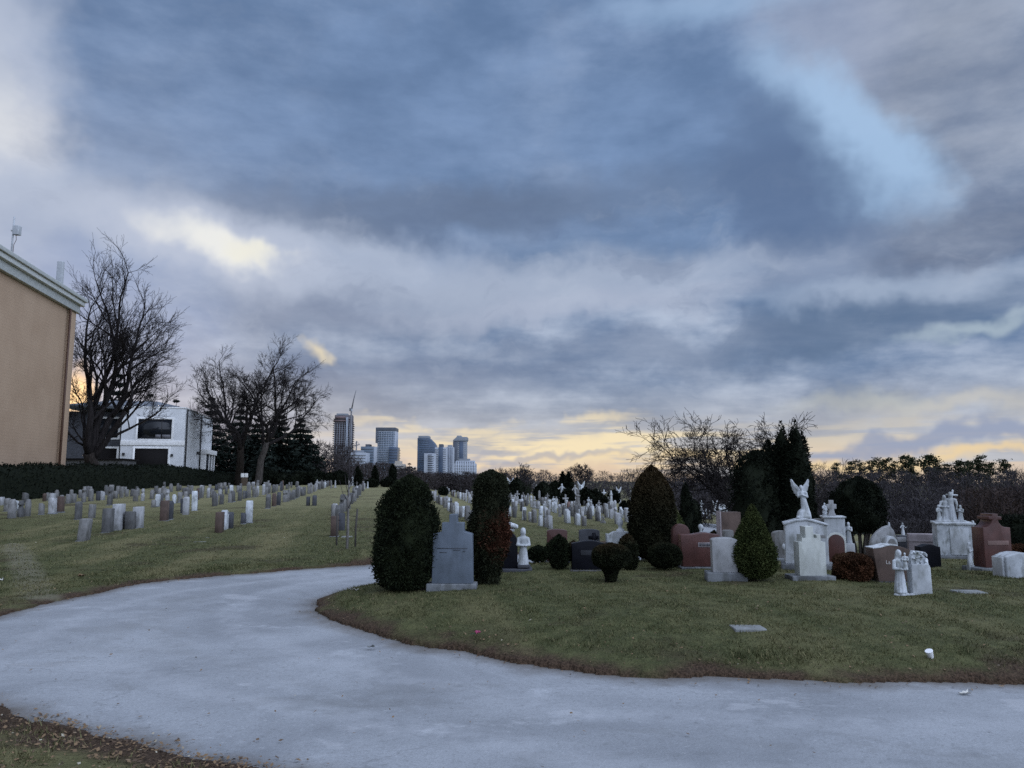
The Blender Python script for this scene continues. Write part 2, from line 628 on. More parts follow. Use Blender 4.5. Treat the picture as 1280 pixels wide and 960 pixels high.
for d0_ in (-1.05, -1.75, -2.75):                 # lines worn by tyres along the bend
    q_ = t_.math('ABSOLUTE', ed_ + wob_ - d0_)
    c_ = t_.mix(t_.smooth(q_, .26, .05) * t_.smooth(n5_, .3, .6) * .30, c_, (.38, .395, .42) if d0_ != -1.75 else (.17, .175, .18))
vor = t_.node('ShaderNodeTexVoronoi', feature='DISTANCE_TO_EDGE')
t_.put(vor.inputs['Vector'], t_.vmath('ADD', p_, t_.noise(p_, .8, 5, .7, out=1)))
vor.inputs['Scale'].default_value = .33
crack = t_.smooth(E(t_, vor.outputs[0]), .007, .001) * t_.smooth(n1_, .45, .6)
c_ = t_.mix(crack * .22, c_, (.07, .07, .07))
finish(t_, b_, c_, t_.smooth(n6_, .55, .75, .78, .6), n3_ * .7 + n5_ * 1.2, .5, .012, .3)

# ------------------------------------------------------------------ road outline
ROAD_PX = [(490, 707), (420, 711), (350, 716), (250, 723.5), (150, 736), (60, 754), (0, 770), (-60, 789), (-150, 818), (-330, 850),
           (-330, 900), (-150, 872), (-60, 872), (0, 884), (60, 904), (150, 929), (250, 951), (330, 966), (500, 1000), (700, 1040), (1000, 1085), (1400, 1120)]
ISLE_PX = [(1280, 855), (1180, 855), (1080, 853), (950, 850), (800, 844), (720, 836), (650, 826), (580, 814.5), (520, 803), (470, 791), (430, 780), (404, 770),
           (393, 760), (404, 749), (440, 739), (490, 731), (540, 722), (600, 714), (680, 708), (760, 704)]


def flat(px, py):
    r = ray(px, py)
    return (r[0] / r[2] * -CAMZ, r[1] / r[2] * -CAMZ)


def smoothline(P, k=6):
    P = np.array(P, float)
    Q = [P[0]]
    for i in range(len(P) - 1):
        p0, p1, p2, p3 = P[max(i - 1, 0)], P[i], P[i + 1], P[min(i + 2, len(P) - 1)]
        for s in np.linspace(0, 1, k + 1)[1:]:
            Q.append(.5 * (2 * p1 + (p2 - p0) * s + (2 * p0 - 5 * p1 + 4 * p2 - p3) * s * s + (3 * p1 - p0 - 3 * p2 + p3) * s ** 3))
    return np.array(Q)


o_ = smoothline([flat(*p) for p in ROAD_PX], 5)
i_ = smoothline([flat(*p) for p in ISLE_PX], 5)
ROADPOLY = np.concatenate([o_, [(9, 2.9), (60, 2.2), (60, 6.3)], i_, [flat(800, 690), flat(720, 688.5), flat(660, 691), flat(600, 697), flat(545, 702)]])
BACK = smoothline([flat(740, 696.5)] + [col(px, Y)[:2] for px, Y in ((790, 17.2), (822, 20), (846, 27), (866, 36), (890, 42.5), (935, 43), (1010, 41), (1150, 39), (1300, 38))], 6)


def seg_dist(X, Y, P, closed):
    d = np.full(X.shape, 1e9)
    n = len(P)
    for k in range(n if closed else n - 1):
        a, b = P[k], P[(k + 1) % n]
        e = b - a
        L = e @ e + 1e-12
        s = np.clip(((X - a[0]) * e[0] + (Y - a[1]) * e[1]) / L, 0, 1)
        d = np.minimum(d, (X - a[0] - s * e[0]) ** 2 + (Y - a[1] - s * e[1]) ** 2)
    return np.sqrt(d)


def inside(X, Y, P):
    r = np.zeros(X.shape, bool)
    n = len(P)
    for k in range(n):
        a, b = P[k], P[(k + 1) % n]
        if a[1] == b[1]:
            continue
        r ^= ((a[1] > Y) != (b[1] > Y)) & (X < (b[0] - a[0]) * (Y - a[1]) / (b[1] - a[1]) + a[0])
    return r


def road_sd(X, Y):
    """distance from the road's edge, negative on the road"""
    d = seg_dist(X, Y, ROADPOLY, True)
    d = np.where(inside(X, Y, ROADPOLY), -d, d)
    return np.minimum(d, seg_dist(X, Y, BACK, False) - 1.35)


def vnoise(x, y, seed=0):
    x0, y0 = np.floor(x).astype(np.int64), np.floor(y).astype(np.int64)
    fx, fy = x - x0, y - y0
    fx, fy = fx * fx * (3 - 2 * fx), fy * fy * (3 - 2 * fy)

    def hs(i, j):
        q = (i * 374761393 + j * 668265263 + seed * 69069) & 0xffffffff
        q = ((q ^ (q >> 13)) * 1274126177) & 0xffffffff
        return ((q ^ (q >> 16)) & 0xffff) / 65535.0
    return (hs(x0, y0) * (1 - fx) + hs(x0 + 1, y0) * fx) * (1 - fy) + (hs(x0, y0 + 1) * (1 - fx) + hs(x0 + 1, y0 + 1) * fx) * fy


def lawn_z(X, Y, sd):
    """the lawn's surface: terrain, a turf lip along the road, small unevenness"""
    b = (vnoise(X * .7, Y * .7, 1) - .5) * .07 + (vnoise(X * 2.3, Y * 2.3, 2) - .5) * .03 + (vnoise(X * 7, Y * 7, 3) - .5) * .014
    isle = ((X > -3) & (Y > 5) & (Y < 17)).astype(float)
    lip = (.045 + .06 * isle) * (1 - np.exp(-np.clip(sd, 0, 9) / .28)) + .11 * isle * (1 - np.exp(-np.clip(sd, 0, 9) / 1.5))
    fade = np.clip(sd / .6, 0, 1)
    return H(X, Y) + np.where(sd > 0, lip + b * fade + .012, -.12)


def surf(x, y):
    a, b = np.array([float(x)]), np.array([float(y)])
    return float(lawn_z(a, b, road_sd(a, b))[0])


# ------------------------------------------------------------------ ground sheet
azs = np.concatenate([np.arange(-180, -44, 4.0), np.arange(-44, 44, .125), np.arange(44, 180, 4.0)])
rs = np.concatenate([np.linspace(.4, 2.4, 9), 2.4 * 1.007 ** np.arange(1, 308), 20.5 * 1.018 ** np.arange(0, 118), 170 * 1.07 ** np.arange(1, 44)])
A_, R_ = np.meshgrid(np.radians(azs), rs)
X_, Y_ = R_ * np.sin(A_), R_ * np.cos(A_)
near = R_ < 75
wig = (vnoise(X_ * 1.8, Y_ * 1.8, 9) - .5) * .16 + (vnoise(X_ * 6, Y_ * 6, 8) - .5) * .07
SD = np.full(X_.shape, 5.0)
SD[near] = road_sd(X_[near], Y_[near]) + wig[near]
Z_ = lawn_z(X_, Y_, SD)
Z_ = np.where(R_ > 90, H(X_, Y_), Z_)
na, nr = len(azs), len(rs)
V_ = np.stack([X_, Y_, Z_], -1).reshape(-1, 3)
V_ = np.concatenate([V_, [[0, 0, 0.0]]])
I_ = (np.arange(nr - 1)[:, None] * na)
J_ = np.arange(na)[None]
Jn = (J_ + 1) % na
Q_ = np.stack([I_ + J_, I_ + na + J_, I_ + na + Jn, I_ + Jn], -1).reshape(-1, 4)
mb = MB()
mb.add(V_, Q_, [(na * nr, j, (j + 1) % na) for j in range(na)])
me = mb.mesh('ground', True)
worn = seg_dist(X_, Y_, np.array([spot(*p)[:2] for p in ((14, 684), (26, 700), (36, 722), (52, 750))]), False)
wv = np.clip(1 - worn / .45, 0, 1)
me.attributes.new('edge', 'FLOAT', 'POINT').data.foreach_set('value', np.append(np.clip(SD - np.where((X_ < 0) & (Y_ < 6.5) & (Y_ > 2) & (SD > 0), .5 * np.exp(-SD / .8), 0), -2, 5), 5).astype(np.float32).ravel())
me.attributes.new('worn', 'FLOAT', 'POINT').data.foreach_set('value', np.append(wv, 0).astype(np.float32).ravel())
g = link('ground', me, M_GROUND)
g['kind'] = 'structure'
# road: the cells of the same grid that lie on it, a sheet of their own
SDf = SD.ravel()
keep = (SDf[Q_] < .22).any(1) & (R_.ravel()[Q_] < 70).all(1)
Qr = Q_[keep]
u_, inv = np.unique(Qr, return_inverse=True)
Vr = V_[u_].copy()
Vr[:, 2] = H(Vr[:, 0], Vr[:, 1]) - .01 + (vnoise(Vr[:, 0] * .9, Vr[:, 1] * .9, 5) - .5) * .02
mb = MB()
mb.add(Vr, inv.reshape(-1, 4))
me = mb.mesh('road', True)
me.attributes.new('edge', 'FLOAT', 'POINT').data.foreach_set('value', SDf[u_].astype(np.float32))
g = link('road', me, M_ROAD)
g['kind'] = 'structure'


# ------------------------------------------------------------------ grass blades and fallen leaves
def scatter(n, d0, d1, power=1.0, a0=-36, a1=36, seed=1):
    r = np.random.default_rng(seed)
    a = np.radians(r.uniform(a0, a1, n))
    d = d0 + (d1 - d0) * r.random(n) ** power
    return d * np.sin(a), d * np.cos(a), r


mb = MB()
for n, d0, d1, pw, hh, ww, seed in ((300000, 4.0, 15, 1.0, .028, .0042, 1), (170000, 13, 34, 1.1, .032, .0085, 2)):
    X, Y, r = scatter(n, d0, d1, pw, seed=seed)
    sd = road_sd(X, Y)
    tuft = vnoise(X * 5, Y * 5, 11)
    k = (sd > .10 + .22 * r.random(n)) & (tuft + r.random(n) * .8 > .55 + .5 * ((X < 0) & (Y < 6.3) & (sd < .7)))
    X, Y, sd, tuft = X[k], Y[k], sd[k], tuft[k]
    n = len(X)
    Z = lawn_z(X, Y, sd) - .006
    hgt = hh * r.uniform(.45, 1.25, n) * (.6 + .8 * tuft) * np.where(sd < .6, 1.35, 1)
    a = r.uniform(0, 2 * math.pi, n)
    wx, wy = np.cos(a) * ww * r.uniform(.6, 1.4, n), np.sin(a) * ww * r.uniform(.6, 1.4, n)
    b = r.uniform(0, 2 * math.pi, n)
    ln = hgt * r.uniform(.2, 1.1, n)
    V = np.stack([np.stack([X - wx, Y - wy, Z], 1), np.stack([X + wx, Y + wy, Z], 1), np.stack([X + np.cos(b) * ln, Y + np.sin(b) * ln, Z + hgt], 1)], 1)
    mb.add(V.reshape(-1, 3), tris=np.arange(3 * n).reshape(-1, 3))
g = link('grass', mb.mesh('grass'), M_BLADE)
g['kind'] = 'stuff'

M_LEAF, t_, b_ = material('dead_leaf')
r_ = isl(t_)
c_ = t_.mix(t_.smooth(r_, 0, .6), (.055, .032, .018), (.16, .10, .05))
c_ = t_.mix(t_.smooth(r_, .95, .99), c_, (.34, .31, .24))
finish(t_, b_, c_, .8)
mb = MB()
X, Y, r = scatter(16000, 3.6, 26, 1.2, seed=5)
sd = road_sd(X, Y)
edge = np.exp(-np.abs(sd - .15) / .35)
verge = (Y < 6.2) & (X < 0)
k = (r.random(len(X)) < .10 + .8 * edge + .8 * verge) & (sd > -.25) | (r.random(len(X)) < .03)
X, Y, sd = X[k], Y[k], sd[k]
Xv, Yv, r2 = scatter(9000, 3.8, 6.4, 1.0, -36, -8, seed=6)
sdv = road_sd(Xv, Yv)
kv = (sdv > -.12) & (r2.random(len(Xv)) < .16 + .6 * np.exp(-np.abs(sdv) / .3))
X, Y, sd = np.concatenate([X, Xv[kv]]), np.concatenate([Y, Yv[kv]]), np.concatenate([sd, sdv[kv]])
n = len(X)
Z = lawn_z(X, Y, sd)
Z = np.where(sd > 0, Z + r.uniform(.004, .03, n), H(X, Y) + .008)
sz = r.uniform(.006, .019, n)
a = r.uniform(0, 6.28, n)
tl = r.uniform(-.5, .5, (n, 2))
dx_, dy_ = np.cos(a), np.sin(a)
P = np.stack([X, Y, Z], 1)
U = np.stack([dx_, dy_, tl[:, 0]], 1) * sz[:, None]
Wd = np.stack([-dy_, dx_, tl[:, 1]], 1) * sz[:, None] * .6
V = np.stack([P - U, P - Wd * .9, P + U, P + Wd], 1)
mb.add(V.reshape(-1, 3), np.arange(4 * n).reshape(-1, 4))
g = link('fallen_leaves', mb.mesh('fallen_leaves'), M_LEAF)
g['kind'] = 'stuff'
# ------------------------------------------------------------------ plant materials
def m_foliage(name, dark, light, top=None, ztop=(.5, 1), patch=None, prange=(.56, .68), scale=4.0, spotp=None):
    m, t, bs = material(name)
    p = objc(t)
    n = t.noise(p, scale, 4, .65)
    r = isl(t)
    c = t.mix(t.smooth(n * .72 + r * .28, .3, .72), dark, light)
    if top:
        z = t.xyz(p)[2]
        c = t.mix(t.smooth(z + (n - .5) * .5, ztop[0], ztop[1]) * .85, c, t.mix(r, top, tuple(v * .5 for v in top)))
    if patch:
        n2 = t.noise(p, 5.0, 3, .6)
        d = t.vmath('DISTANCE', p, spotp[:3])
        d = E(t, d.s.node.outputs['Value'])
        f = t.smooth(d / spotp[3] + (n2 - .5) * 1.5 + (r - .5) * .4, 1.15, .45)
        c = t.mix(f * .9, c, t.mix(r, patch, tuple(v * .4 for v in patch)))
    finish(t, bs, c, .85, spec=.08)
    return m


def m_bark(name, base):
    m, t, bs = material(name)
    p = objc(t)
    x, y, z = t.xyz(p)
    n = t.noise(t.vec(x * 5.0, y * 5.0, z * .8), 2.0, 5, .65)
    finish(t, bs, t.mix(t.smooth(n, .3, .7), tuple(v * .5 for v in base), tuple(v * 1.4 for v in base)), .9, n, .6, .03, .1)
    return m


BARK = m_bark('dark_bark', (.028, .023, .02))
BARK_PALE = m_bark('grey_bark', (.06, .053, .048))
TWIG = m_bark('twigs', (.022, .019, .019))
TWIG_BROWN = m_bark('brown_twigs', (.05, .034, .026))
TWIG_GREY = m_bark('grey_twigs', (.045, .04, .042))
YEW = m_foliage('dark_yew', (.0055, .008, .0045), (.017, .022, .010))
YEW_BROWN = m_foliage('browned_yew', (.007, .009, .005), (.018, .021, .010), top=(.07, .040, .02), ztop=(.35, .75))
YEW_DEAD = m_foliage('half_dead_yew', (.010, .013, .008), (.025, .028, .015), patch=(.07, .026, .015), spotp=(.24, -.16, .68, .36))
CONE_BROWN = m_foliage('browned_cypress', (.007, .009, .005), (.021, .021, .011), top=(.055, .034, .015), ztop=(.6, 1.9))
CONE_GREEN = m_foliage('green_spruce', (.02, .028, .010), (.055, .066, .022), top=(.09, .082, .03), ztop=(.9, 1.5))
DARKEVER = m_foliage('black_green', (.004, .006, .004), (.011, .014, .008))
RUST = m_foliage('rusty_yew', (.028, .015, .009), (.085, .038, .02), top=(.12, .085, .05), ztop=(.25, .6))
SPRUCE = m_foliage('blue_green_spruce', (.008, .012, .010), (.02, .027, .022))
PINE = m_foliage('pine_needles', (.012, .017, .009), (.035, .042, .02))


# ------------------------------------------------------------------ shrubs
def leaves(mb, P, N, size, rng, up=.35, aspect=.42, rnd=.7):
    n = len(P)
    D = N + rng.normal(0, rnd, (n, 3)) + np.array([0, 0, up])
    D /= np.linalg.norm(D, axis=1)[:, None] + 1e-9
    S = np.cross(D, rng.normal(0, 1, (n, 3)))
    S /= np.linalg.norm(S, axis=1)[:, None] + 1e-9
    L = (size * rng.uniform(.6, 1.4, n))[:, None]
    B = P - D * L * .35
    V = np.stack([B, P + S * L * aspect * .5, P + D * L * .65, P - S * L * aspect * .5], 1)
    mb.add(V.reshape(-1, 3), np.arange(4 * n).reshape(-1, 4))


def shrub_mb(prof, n, size, seed, lump=.10, sy=1.0, cx=0, lean=0.0, depth=.14, loose=.03, core=.88, up=.35, spiky=0.0):
    """a clipped evergreen: an uneven dark core with thousands of small sprays over it"""
    rng = np.random.default_rng(seed)
    z = np.array([p[0] for p in prof], float)
    r = np.array([p[1] for p in prof], float)
    ph = rng.uniform(0, 6.28, 12)
    hz = z[-1] - z[0]

    def rad(Z, A):
        b = np.interp(Z, z, r)
        q = (Z - z[0]) / hz
        w = (np.sin(2 * A + ph[0] + 3 * q) + .8 * np.sin(3 * A + ph[1] - 5 * q) + .7 * np.sin(5 * A + ph[2] + 9 * q) + .6 * np.sin(8 * A + ph[3] - 14 * q)
             + .7 * np.sin(4 * A + ph[4]) * np.sin(11 * q + ph[5]) + .6 * np.sin(11 * A + ph[6]) * np.sin(23 * q + ph[7]) + .4 * np.sin(17 * A + ph[8] + 31 * q))
        return b * (1 + lump * .35 * w)
    mb = MB()
    zz = np.linspace(z[0], z[-1], 18)
    aa = np.arange(28) * 2 * math.pi / 28
    V = []
    for k in zz:
        rr = rad(np.full(28, k), aa) * core
        V.append(np.stack([cx + lean * (k - z[0]) + rr * np.cos(aa), rr * np.sin(aa) * sy, np.full(28, z[0] + (k - z[0]) * (.5 + .5 * core) + hz * .01)], 1))
    i = np.arange(17)[:, None] * 28
    j = np.arange(28)[None]
    jn = (j + 1) % 28
    mb.add(np.concatenate(V), np.stack([i + j, i + jn, i + 28 + jn, i + 28 + j], -1).reshape(-1, 4), ngons=[list(range(28))[::-1], [17 * 28 + q for q in range(28)]])
    # sample heights by girth, with extra on the cap
    zs = np.linspace(z[0], z[-1], 200)
    rad_z = np.interp(zs, z, r)
    slope = np.abs(np.gradient(rad_z, zs))
    w = (rad_z + .02) * np.sqrt(1 + np.minimum(slope, 6) ** 2)
    nc = max(40, n // 34)                                   # sprays sit in tufts, with hollows between
    Zc = rng.choice(zs, nc, p=w / w.sum())
    Ac = rng.uniform(0, 2 * math.pi, nc)
    Fc = 1 - depth * rng.random(nc) ** 1.4 + spiky * .7 * rng.random(nc) ** 7
    ci = rng.integers(0, nc, n)
    sg = size * 1.25
    Z = np.clip(Zc[ci] + rng.normal(0, sg, n), z[0], z[-1])
    A = Ac[ci] + rng.normal(0, 1, n) * sg / np.maximum(np.interp(Z, z, r), size * 2)
    f = Fc[ci] + rng.normal(0, loose * .7, n) + spiky * .5 * (rng.random(n) ** 8)
    RR = rad(Z, A) * f
    dr = np.interp(Z, zs, np.gradient(rad_z, zs))
    N = np.stack([np.cos(A), np.sin(A), -np.clip(dr, -3, 3)], 1)
    N /= np.linalg.norm(N, axis=1)[:, None]
    P = np.stack([cx + lean * (Z - z[0]) + RR * np.cos(A), RR * np.sin(A) * sy, Z], 1)
    leaves(mb, P, N, size, rng, up)
    return mb


def prof_of(kind, hgt, r, z0=.06):
    T = {'egg': [(0, .45), (.05, .72), (.18, .92), (.35, 1), (.55, .97), (.72, .86), (.86, .66), (.94, .42), (.985, .18), (1, .04)],
         'round': [(0, .5), (.06, .78), (.2, .96), (.42, 1.03), (.65, .98), (.82, .8), (.92, .55), (.98, .25), (1, .04)],
         'cone': [(0, .55), (.05, .8), (.15, .97), (.3, 1), (.45, .9), (.6, .72), (.75, .5), (.87, .3), (.96, .14), (1, .02)],
         'bullet': [(0, .5), (.05, .8), (.15, .96), (.35, 1.02), (.55, .98), (.7, .86), (.82, .66), (.91, .44), (.97, .22), (1, .03)],
         'column': [(0, .5), (.06, .82), (.2, .97), (.45, 1), (.65, .93), (.8, .74), (.9, .48), (.97, .2), (1, .02)]}[kind]
    return [(z0 + q * (hgt - z0), w * r) for q, w in T]


def stems_mb(pts):
    mb = MB()
    for (x0, y0, x1, y1, z1, r) in pts:
        mb.tube([(x0, y0, -.05), (x0 * .9 + x1 * .1, y0 * .9 + y1 * .1, z1 * .3), (x1, y1, z1)], [r * 1.25, r, r * .8], 7)
    return mb


def shrub(name, label, loc, prof, n, size, mat, seed, stems=None, cat='shrub', group=None, rz=0, bark=None, **kw):
    o = thing(name, label, cat, loc, rz, group)
    part('crown', shrub_mb(prof, n, size, seed, **kw), mat, o)
    part('trunk', stems_mb(stems or [(0, 0, .02, .01, prof[-1][0] * .5, max(.02, prof[3][1] * .09))]), bark or BARK, o)
    return o


# ------------------------------------------------------------------ bare trees
def bare_tree(seed, tall, r0, trunk_h, kids, L0, ang=(24, 46), shrink=(.60, .82), up=.10, jit=.16, lean=(0, 0), minr=.012, limbs=None, leader=.8):
    """trunk and crown of a leafless tree: branches that fork, taper and thin out into twigs"""
    rng = np.random.default_rng(seed)
    trunk, crown = MB(), MB()
    levels = len(kids)
    UPV = np.array((0, 0, 1.0))

    def nrm(v):
        return v / (np.linalg.norm(v) + 1e-9)

    def run(p, d, L, ra, rb, k, mb, n, trop):
        P, D = [p], [d]
        for _ in range(k):
            d = nrm(d + rng.normal(0, jit, 3) + UPV * trop)
            p = p + d * (L / k)
            P.append(p)
            D.append(d)
        mb.tube(P, np.maximum(np.linspace(ra, rb, k + 1), minr), n, caps=n > 4)
        return np.array(P), D

    def grow(p, d, L, r, lvl):
        k = 6 if lvl == 0 else (4 if lvl < levels - 2 else 3)
        P, D = run(p, d, L, r, r * .5, k, crown, 8 if lvl == 0 else (5 if lvl < 3 else 3), up if lvl < levels - 1 else up * .4)
        if lvl >= levels - 1:
            return
        m = kids[lvl + 1]
        for j in range(m):
            t = (.40 + .57 * (j + rng.random()) / m) * k
            i = min(int(t), k - 1)
            q = P[i] + (P[i + 1] - P[i]) * (t - i)
            dd = D[i]
            side = nrm(np.cross(dd, rng.normal(0, 1, 3)))
            a = R(rng.uniform(*ang))
            grow(q, nrm(dd * math.cos(a) + side * math.sin(a)), L * rng.uniform(*shrink) * (1.1 - .35 * t / k), r * (1 - .5 * t / k) * .62, lvl + 1)
        side = nrm(np.cross(D[-1], rng.normal(0, 1, 3)))
        a = R(rng.uniform(5, 22))
        grow(P[-1], nrm(D[-1] * math.cos(a) + side * math.sin(a)), L * leader, r * .5, lvl + 1)

    d0 = nrm(np.array((lean[0], lean[1], 1.0)))
    P, D = run(np.array((0, 0, -.15)), d0, trunk_h + .15, r0 * 1.25, r0 * .85, 5, trunk, 10, 0)
    if limbs is None:
        limbs = [(rng.uniform(.6, 1), i * 360 / kids[0] + rng.uniform(-25, 25), rng.uniform(18, 42), 1.0) for i in range(kids[0])]
    for t, azd, tilt, s in limbs:
        i = min(int(t * 5), 4)
        q = P[i] + (P[i + 1] - P[i]) * (t * 5 - i)
        a, e = R(azd), R(tilt)
        grow(q, np.array((math.cos(a) * math.sin(e), math.sin(a) * math.sin(e), math.cos(e))), L0 * s, r0 * .62 * min(1, s + .1), 0)
    return trunk, crown


def tree(name, label, loc, tc, mats, group=None, cat='tree', rz=0):
    o = thing(name, label, cat, loc, rz, group)
    part('trunk', tc[0], mats[0], o, smooth=True)
    part('crown', tc[1], mats[1], o)
    return o


def spruce(name, label, loc, hgt, rad, mat, seed, n=2600, size=.5, group=None, tiers=13, cat='tree'):
    """a conifer of drooping tiers"""
    rng = np.random.default_rng(seed)
    o = thing(name, label, cat, loc, 0, group)
    mb = MB()
    for k in range(tiers):
        q = (k + .5) / tiers
        z = hgt * (.06 + .92 * q)
        rr = rad * (1 - q) ** .8 * rng.uniform(.8, 1.15) + .03 * hgt * (1 - q)
        nb = max(4, int(9 * (1 - q) + 4))
        for b in range(nb):
            a = b * 6.283 / nb + rng.uniform(-.4, .4)
            L = rr * rng.uniform(.65, 1.15)
            m = max(4, int(n / (tiers * nb)))
            s = rng.random(m)
            P = np.stack([np.cos(a) * L * s, np.sin(a) * L * s, z - L * s * .25 + L * .16 * s ** 3], 1) + rng.normal(0, .06 * L + .02 * size, (m, 3))
            leaves(mb, P, np.tile([math.cos(a) * .8, math.sin(a) * .8, -.15], (m, 1)), size * (.6 + .6 * (1 - q)), rng, .05, .45, .45)
    part('crown', mb, mat, o)
    t = MB().tube([(0, 0, -.3), (0, 0, hgt * .5), (0, 0, hgt * .97)], [rad * .09, rad * .06, .02], 7)
    part('trunk', t, BARK, o)
    return o


def pine(name, label, loc, hgt, rad, seed, n=1500, group=None, z0=.3):
    """a broken-topped white pine: clumps of needles on whorled boughs, sky between them"""
    rng = np.random.default_rng(seed)
    o = thing(name, label, 'tree', loc, 0, group)
    mb = MB()
    wood = MB().tube([(0, 0, -.3), (rng.uniform(-.2, .2), 0, hgt * .5), (rng.uniform(-.3, .3), 0, hgt * .98)], [rad * .09, rad * .07, .03], 6)
    for k in range(16):
        q = (k + rng.random()) / 16
        z = hgt * (z0 + (1.0 - z0) * q)
        a = rng.uniform(0, 6.28)
        L = rad * (1.05 - .75 * q) * rng.uniform(.45, 1.15)
        tip = np.array((math.cos(a) * L, math.sin(a) * L, z + L * .22))
        m = n // 16
        c = np.array((0, 0, z)) + (tip - np.array((0, 0, z))) * rng.uniform(.35, 1.05, (m, 1))
        P = c + rng.normal(0, 1, (m, 3)) * np.array((.2, .2, .09)) * rad
        leaves(mb, P, np.tile([math.cos(a) * .5, math.sin(a) * .5, .4], (m, 1)), rad * .17, rng, .3, .5, .6)
        wood.tube([(0, 0, z - .3), tuple(tip)], [.09, .04], 4)
    part('crown', mb, PINE, o)
    part('trunk', wood, BARK, o)
    return o
# ------------------------------------------------------------------ monuments on the island and behind it
def mpp(p):
    return (p[1] * CT + (p[2] - CAMZ) * ST) / FPX


class Mono:
    """a monument set on the lawn; sizes are read off the photograph at its distance"""

    def __init__(s, name, label, cat, px, py, rz=0, group=None, Y=None, lift=.15, dz=-.02):
        p = spot(px, py, lift) if Y is None else col(px, Y, py)
        s.p = (p[0], p[1], surf(p[0], p[1]) + dz)
        s.k, s.cx = mpp(s.p), px
        # the picture row where the lawn really lies under it
        s.by = py
        s.o = thing(name, label, cat, s.p, R(rz), group)

    def pts(s, P):
        return [((x - s.cx) * s.k, (s.by - y) * s.k) for x, y in P]

    def slab(s, name, P, y0, y1, mat, bev=.008, parent=None):
        return part(name, MB().prism(s.pts(P), y0, y1), mat, parent or s.o, bev)

    def block(s, name, x0, x1, ytop, ybot, y0, y1, mat, bev=.012, parent=None):
        return s.slab(name, [(x0, ybot), (x1, ybot), (x1, ytop), (x0, ytop)], y0, y1, mat, bev, parent)


def arc(cx, cy, rx, ry, a0, a1, n=9):
    return [(cx + rx * math.cos(R(a)), cy - ry * math.sin(R(a))) for a in np.linspace(a0, a1, n)]


def arch(x0, x1, yb, ys, yt, n=11):
    """an outline with a segmental or round head: springing at ys, crown at yt"""
    return [(x0, yb), (x1, yb), (x1, ys)] + arc((x0 + x1) / 2, ys, (x1 - x0) / 2, ys - yt, 0, 180, n)[1:-1] + [(x0, ys)]


def serp(x0, x1, yb, ys, yt, n=15):
    """an outline with a serpentine top"""
    w = x1 - x0
    top = [(x1 - w * t, ys - (ys - yt) * (.5 - .5 * math.cos(2 * math.pi * t))) for t in np.linspace(0, 1, n)]
    return [(x0, yb), (x1, yb)] + top


def gold(name, rows, m, y, mat, parent=None):
    """short cut marks of an inscription too small to read"""
    mb = MB()
    rg = random.Random(name + str(m.cx))
    for (x0, x1, yy, hh) in rows:
        x = x0
        while x < x1:
            w = rg.uniform(.5, 1.6)
            (a, b), (c, d) = m.pts([(x, yy), (min(x + w, x1), yy - hh)])
            mb.box(a, c, y - .002, y + .01, b, d)
            x += w + rg.uniform(.35, .8)
    return part(name, mb, mat, parent or m.o)


CARVE = m_plain('cut_shadow', (.05, .055, .065), .9)
CARVE_PALE = m_plain('cut_pale', (.42, .40, .38), .8)
FOLD = lambda k, s: (lambda z, a: 1 + s * np.sin(k * a + 2.5 * z) + s * .5 * np.sin((k + 4) * a))


def robed(mb, base=(0, 0, 0), tall=1.0, yaw=0.0, arms='pray', lean=(0, 0), hood=True, width=1.0, skirt=True):
    """a carved robed figure as overlapping limbs, to be fused into one skin"""
    c, s_ = math.cos(yaw), math.sin(yaw)

    def T(x, y, z):
        x, y = x * width + lean[0] * z, y + lean[1] * z
        return (base[0] + (x * c - y * s_) * tall, base[1] + (x * s_ + y * c) * tall, base[2] + z * tall)

    def cap(a, b, r0, r1, **kw):
        mb.capsule(T(*a), T(*b), r0 * tall, r1 * tall, **kw)
    if skirt:
        for k in range(11):                                    # hanging folds of the gown
            a = k * 6.283 / 11
            cap((.105 * math.cos(a), .085 * math.sin(a), .03), (.05 * math.cos(a), .04 * math.sin(a), .55), .042, .04, n=8)
        cap((0, 0, .06), (0, 0, .55), .10, .085)
    cap((0, 0, .52), (0, .005, .72), .088, .10, fy=.78)
    cap((-.085, 0, .745), (.085, 0, .745), .05, .05, fy=.9)
    cap((0, 0, .76), (0, -.012, .86), .042, .04)
    cap((0, -.018, .885), (0, -.022, .935), .055, .058, fx=.9)
    cap((0, -.075, .90), (0, -.07, .925), .013, .011)           # nose
    cap((-.018, -.062, .885), (.018, -.062, .885), .012, .012)  # mouth and chin
    if hood:
        cap((0, .012, .88), (0, .008, .945), .068, .066)
        cap((0, .03, .74), (0, .03, .88), .08, .06)
    else:
        cap((0, .008, .93), (0, .004, .95), .062, .06)
    for sx in (-1, 1):
        if arms == 'pray':
            cap((.12 * sx, .0, .735), (.135 * sx, -.03, .60), .045, .04)
            cap((.135 * sx, -.03, .60), (.03 * sx, -.125, .66), .04, .026)
            cap((.016 * sx, -.13, .665), (.012 * sx, -.125, .75), .022, .012, fx=.7)
        elif arms == 'hold':
            cap((.12 * sx, .0, .735), (.15 * sx, -.03, .575), .045, .04)
            cap((.15 * sx, -.03, .575), (.03 * sx, -.13, .56), .04, .028)
        elif arms == 'open':
            cap((.12 * sx, .0, .735), (.2 * sx, -.02, .6), .04, .036)
            cap((.2 * sx, -.02, .6), (.27 * sx, -.09, .66), .034, .022)
            cap((.27 * sx, -.09, .66), (.30 * sx, -.10, .71), .018, .01)
        else:
            cap((.12 * sx, .0, .735), (.15 * sx, .0, .56), .045, .038)
            cap((.15 * sx, .0, .56), (.13 * sx, -.03, .42), .036, .024)


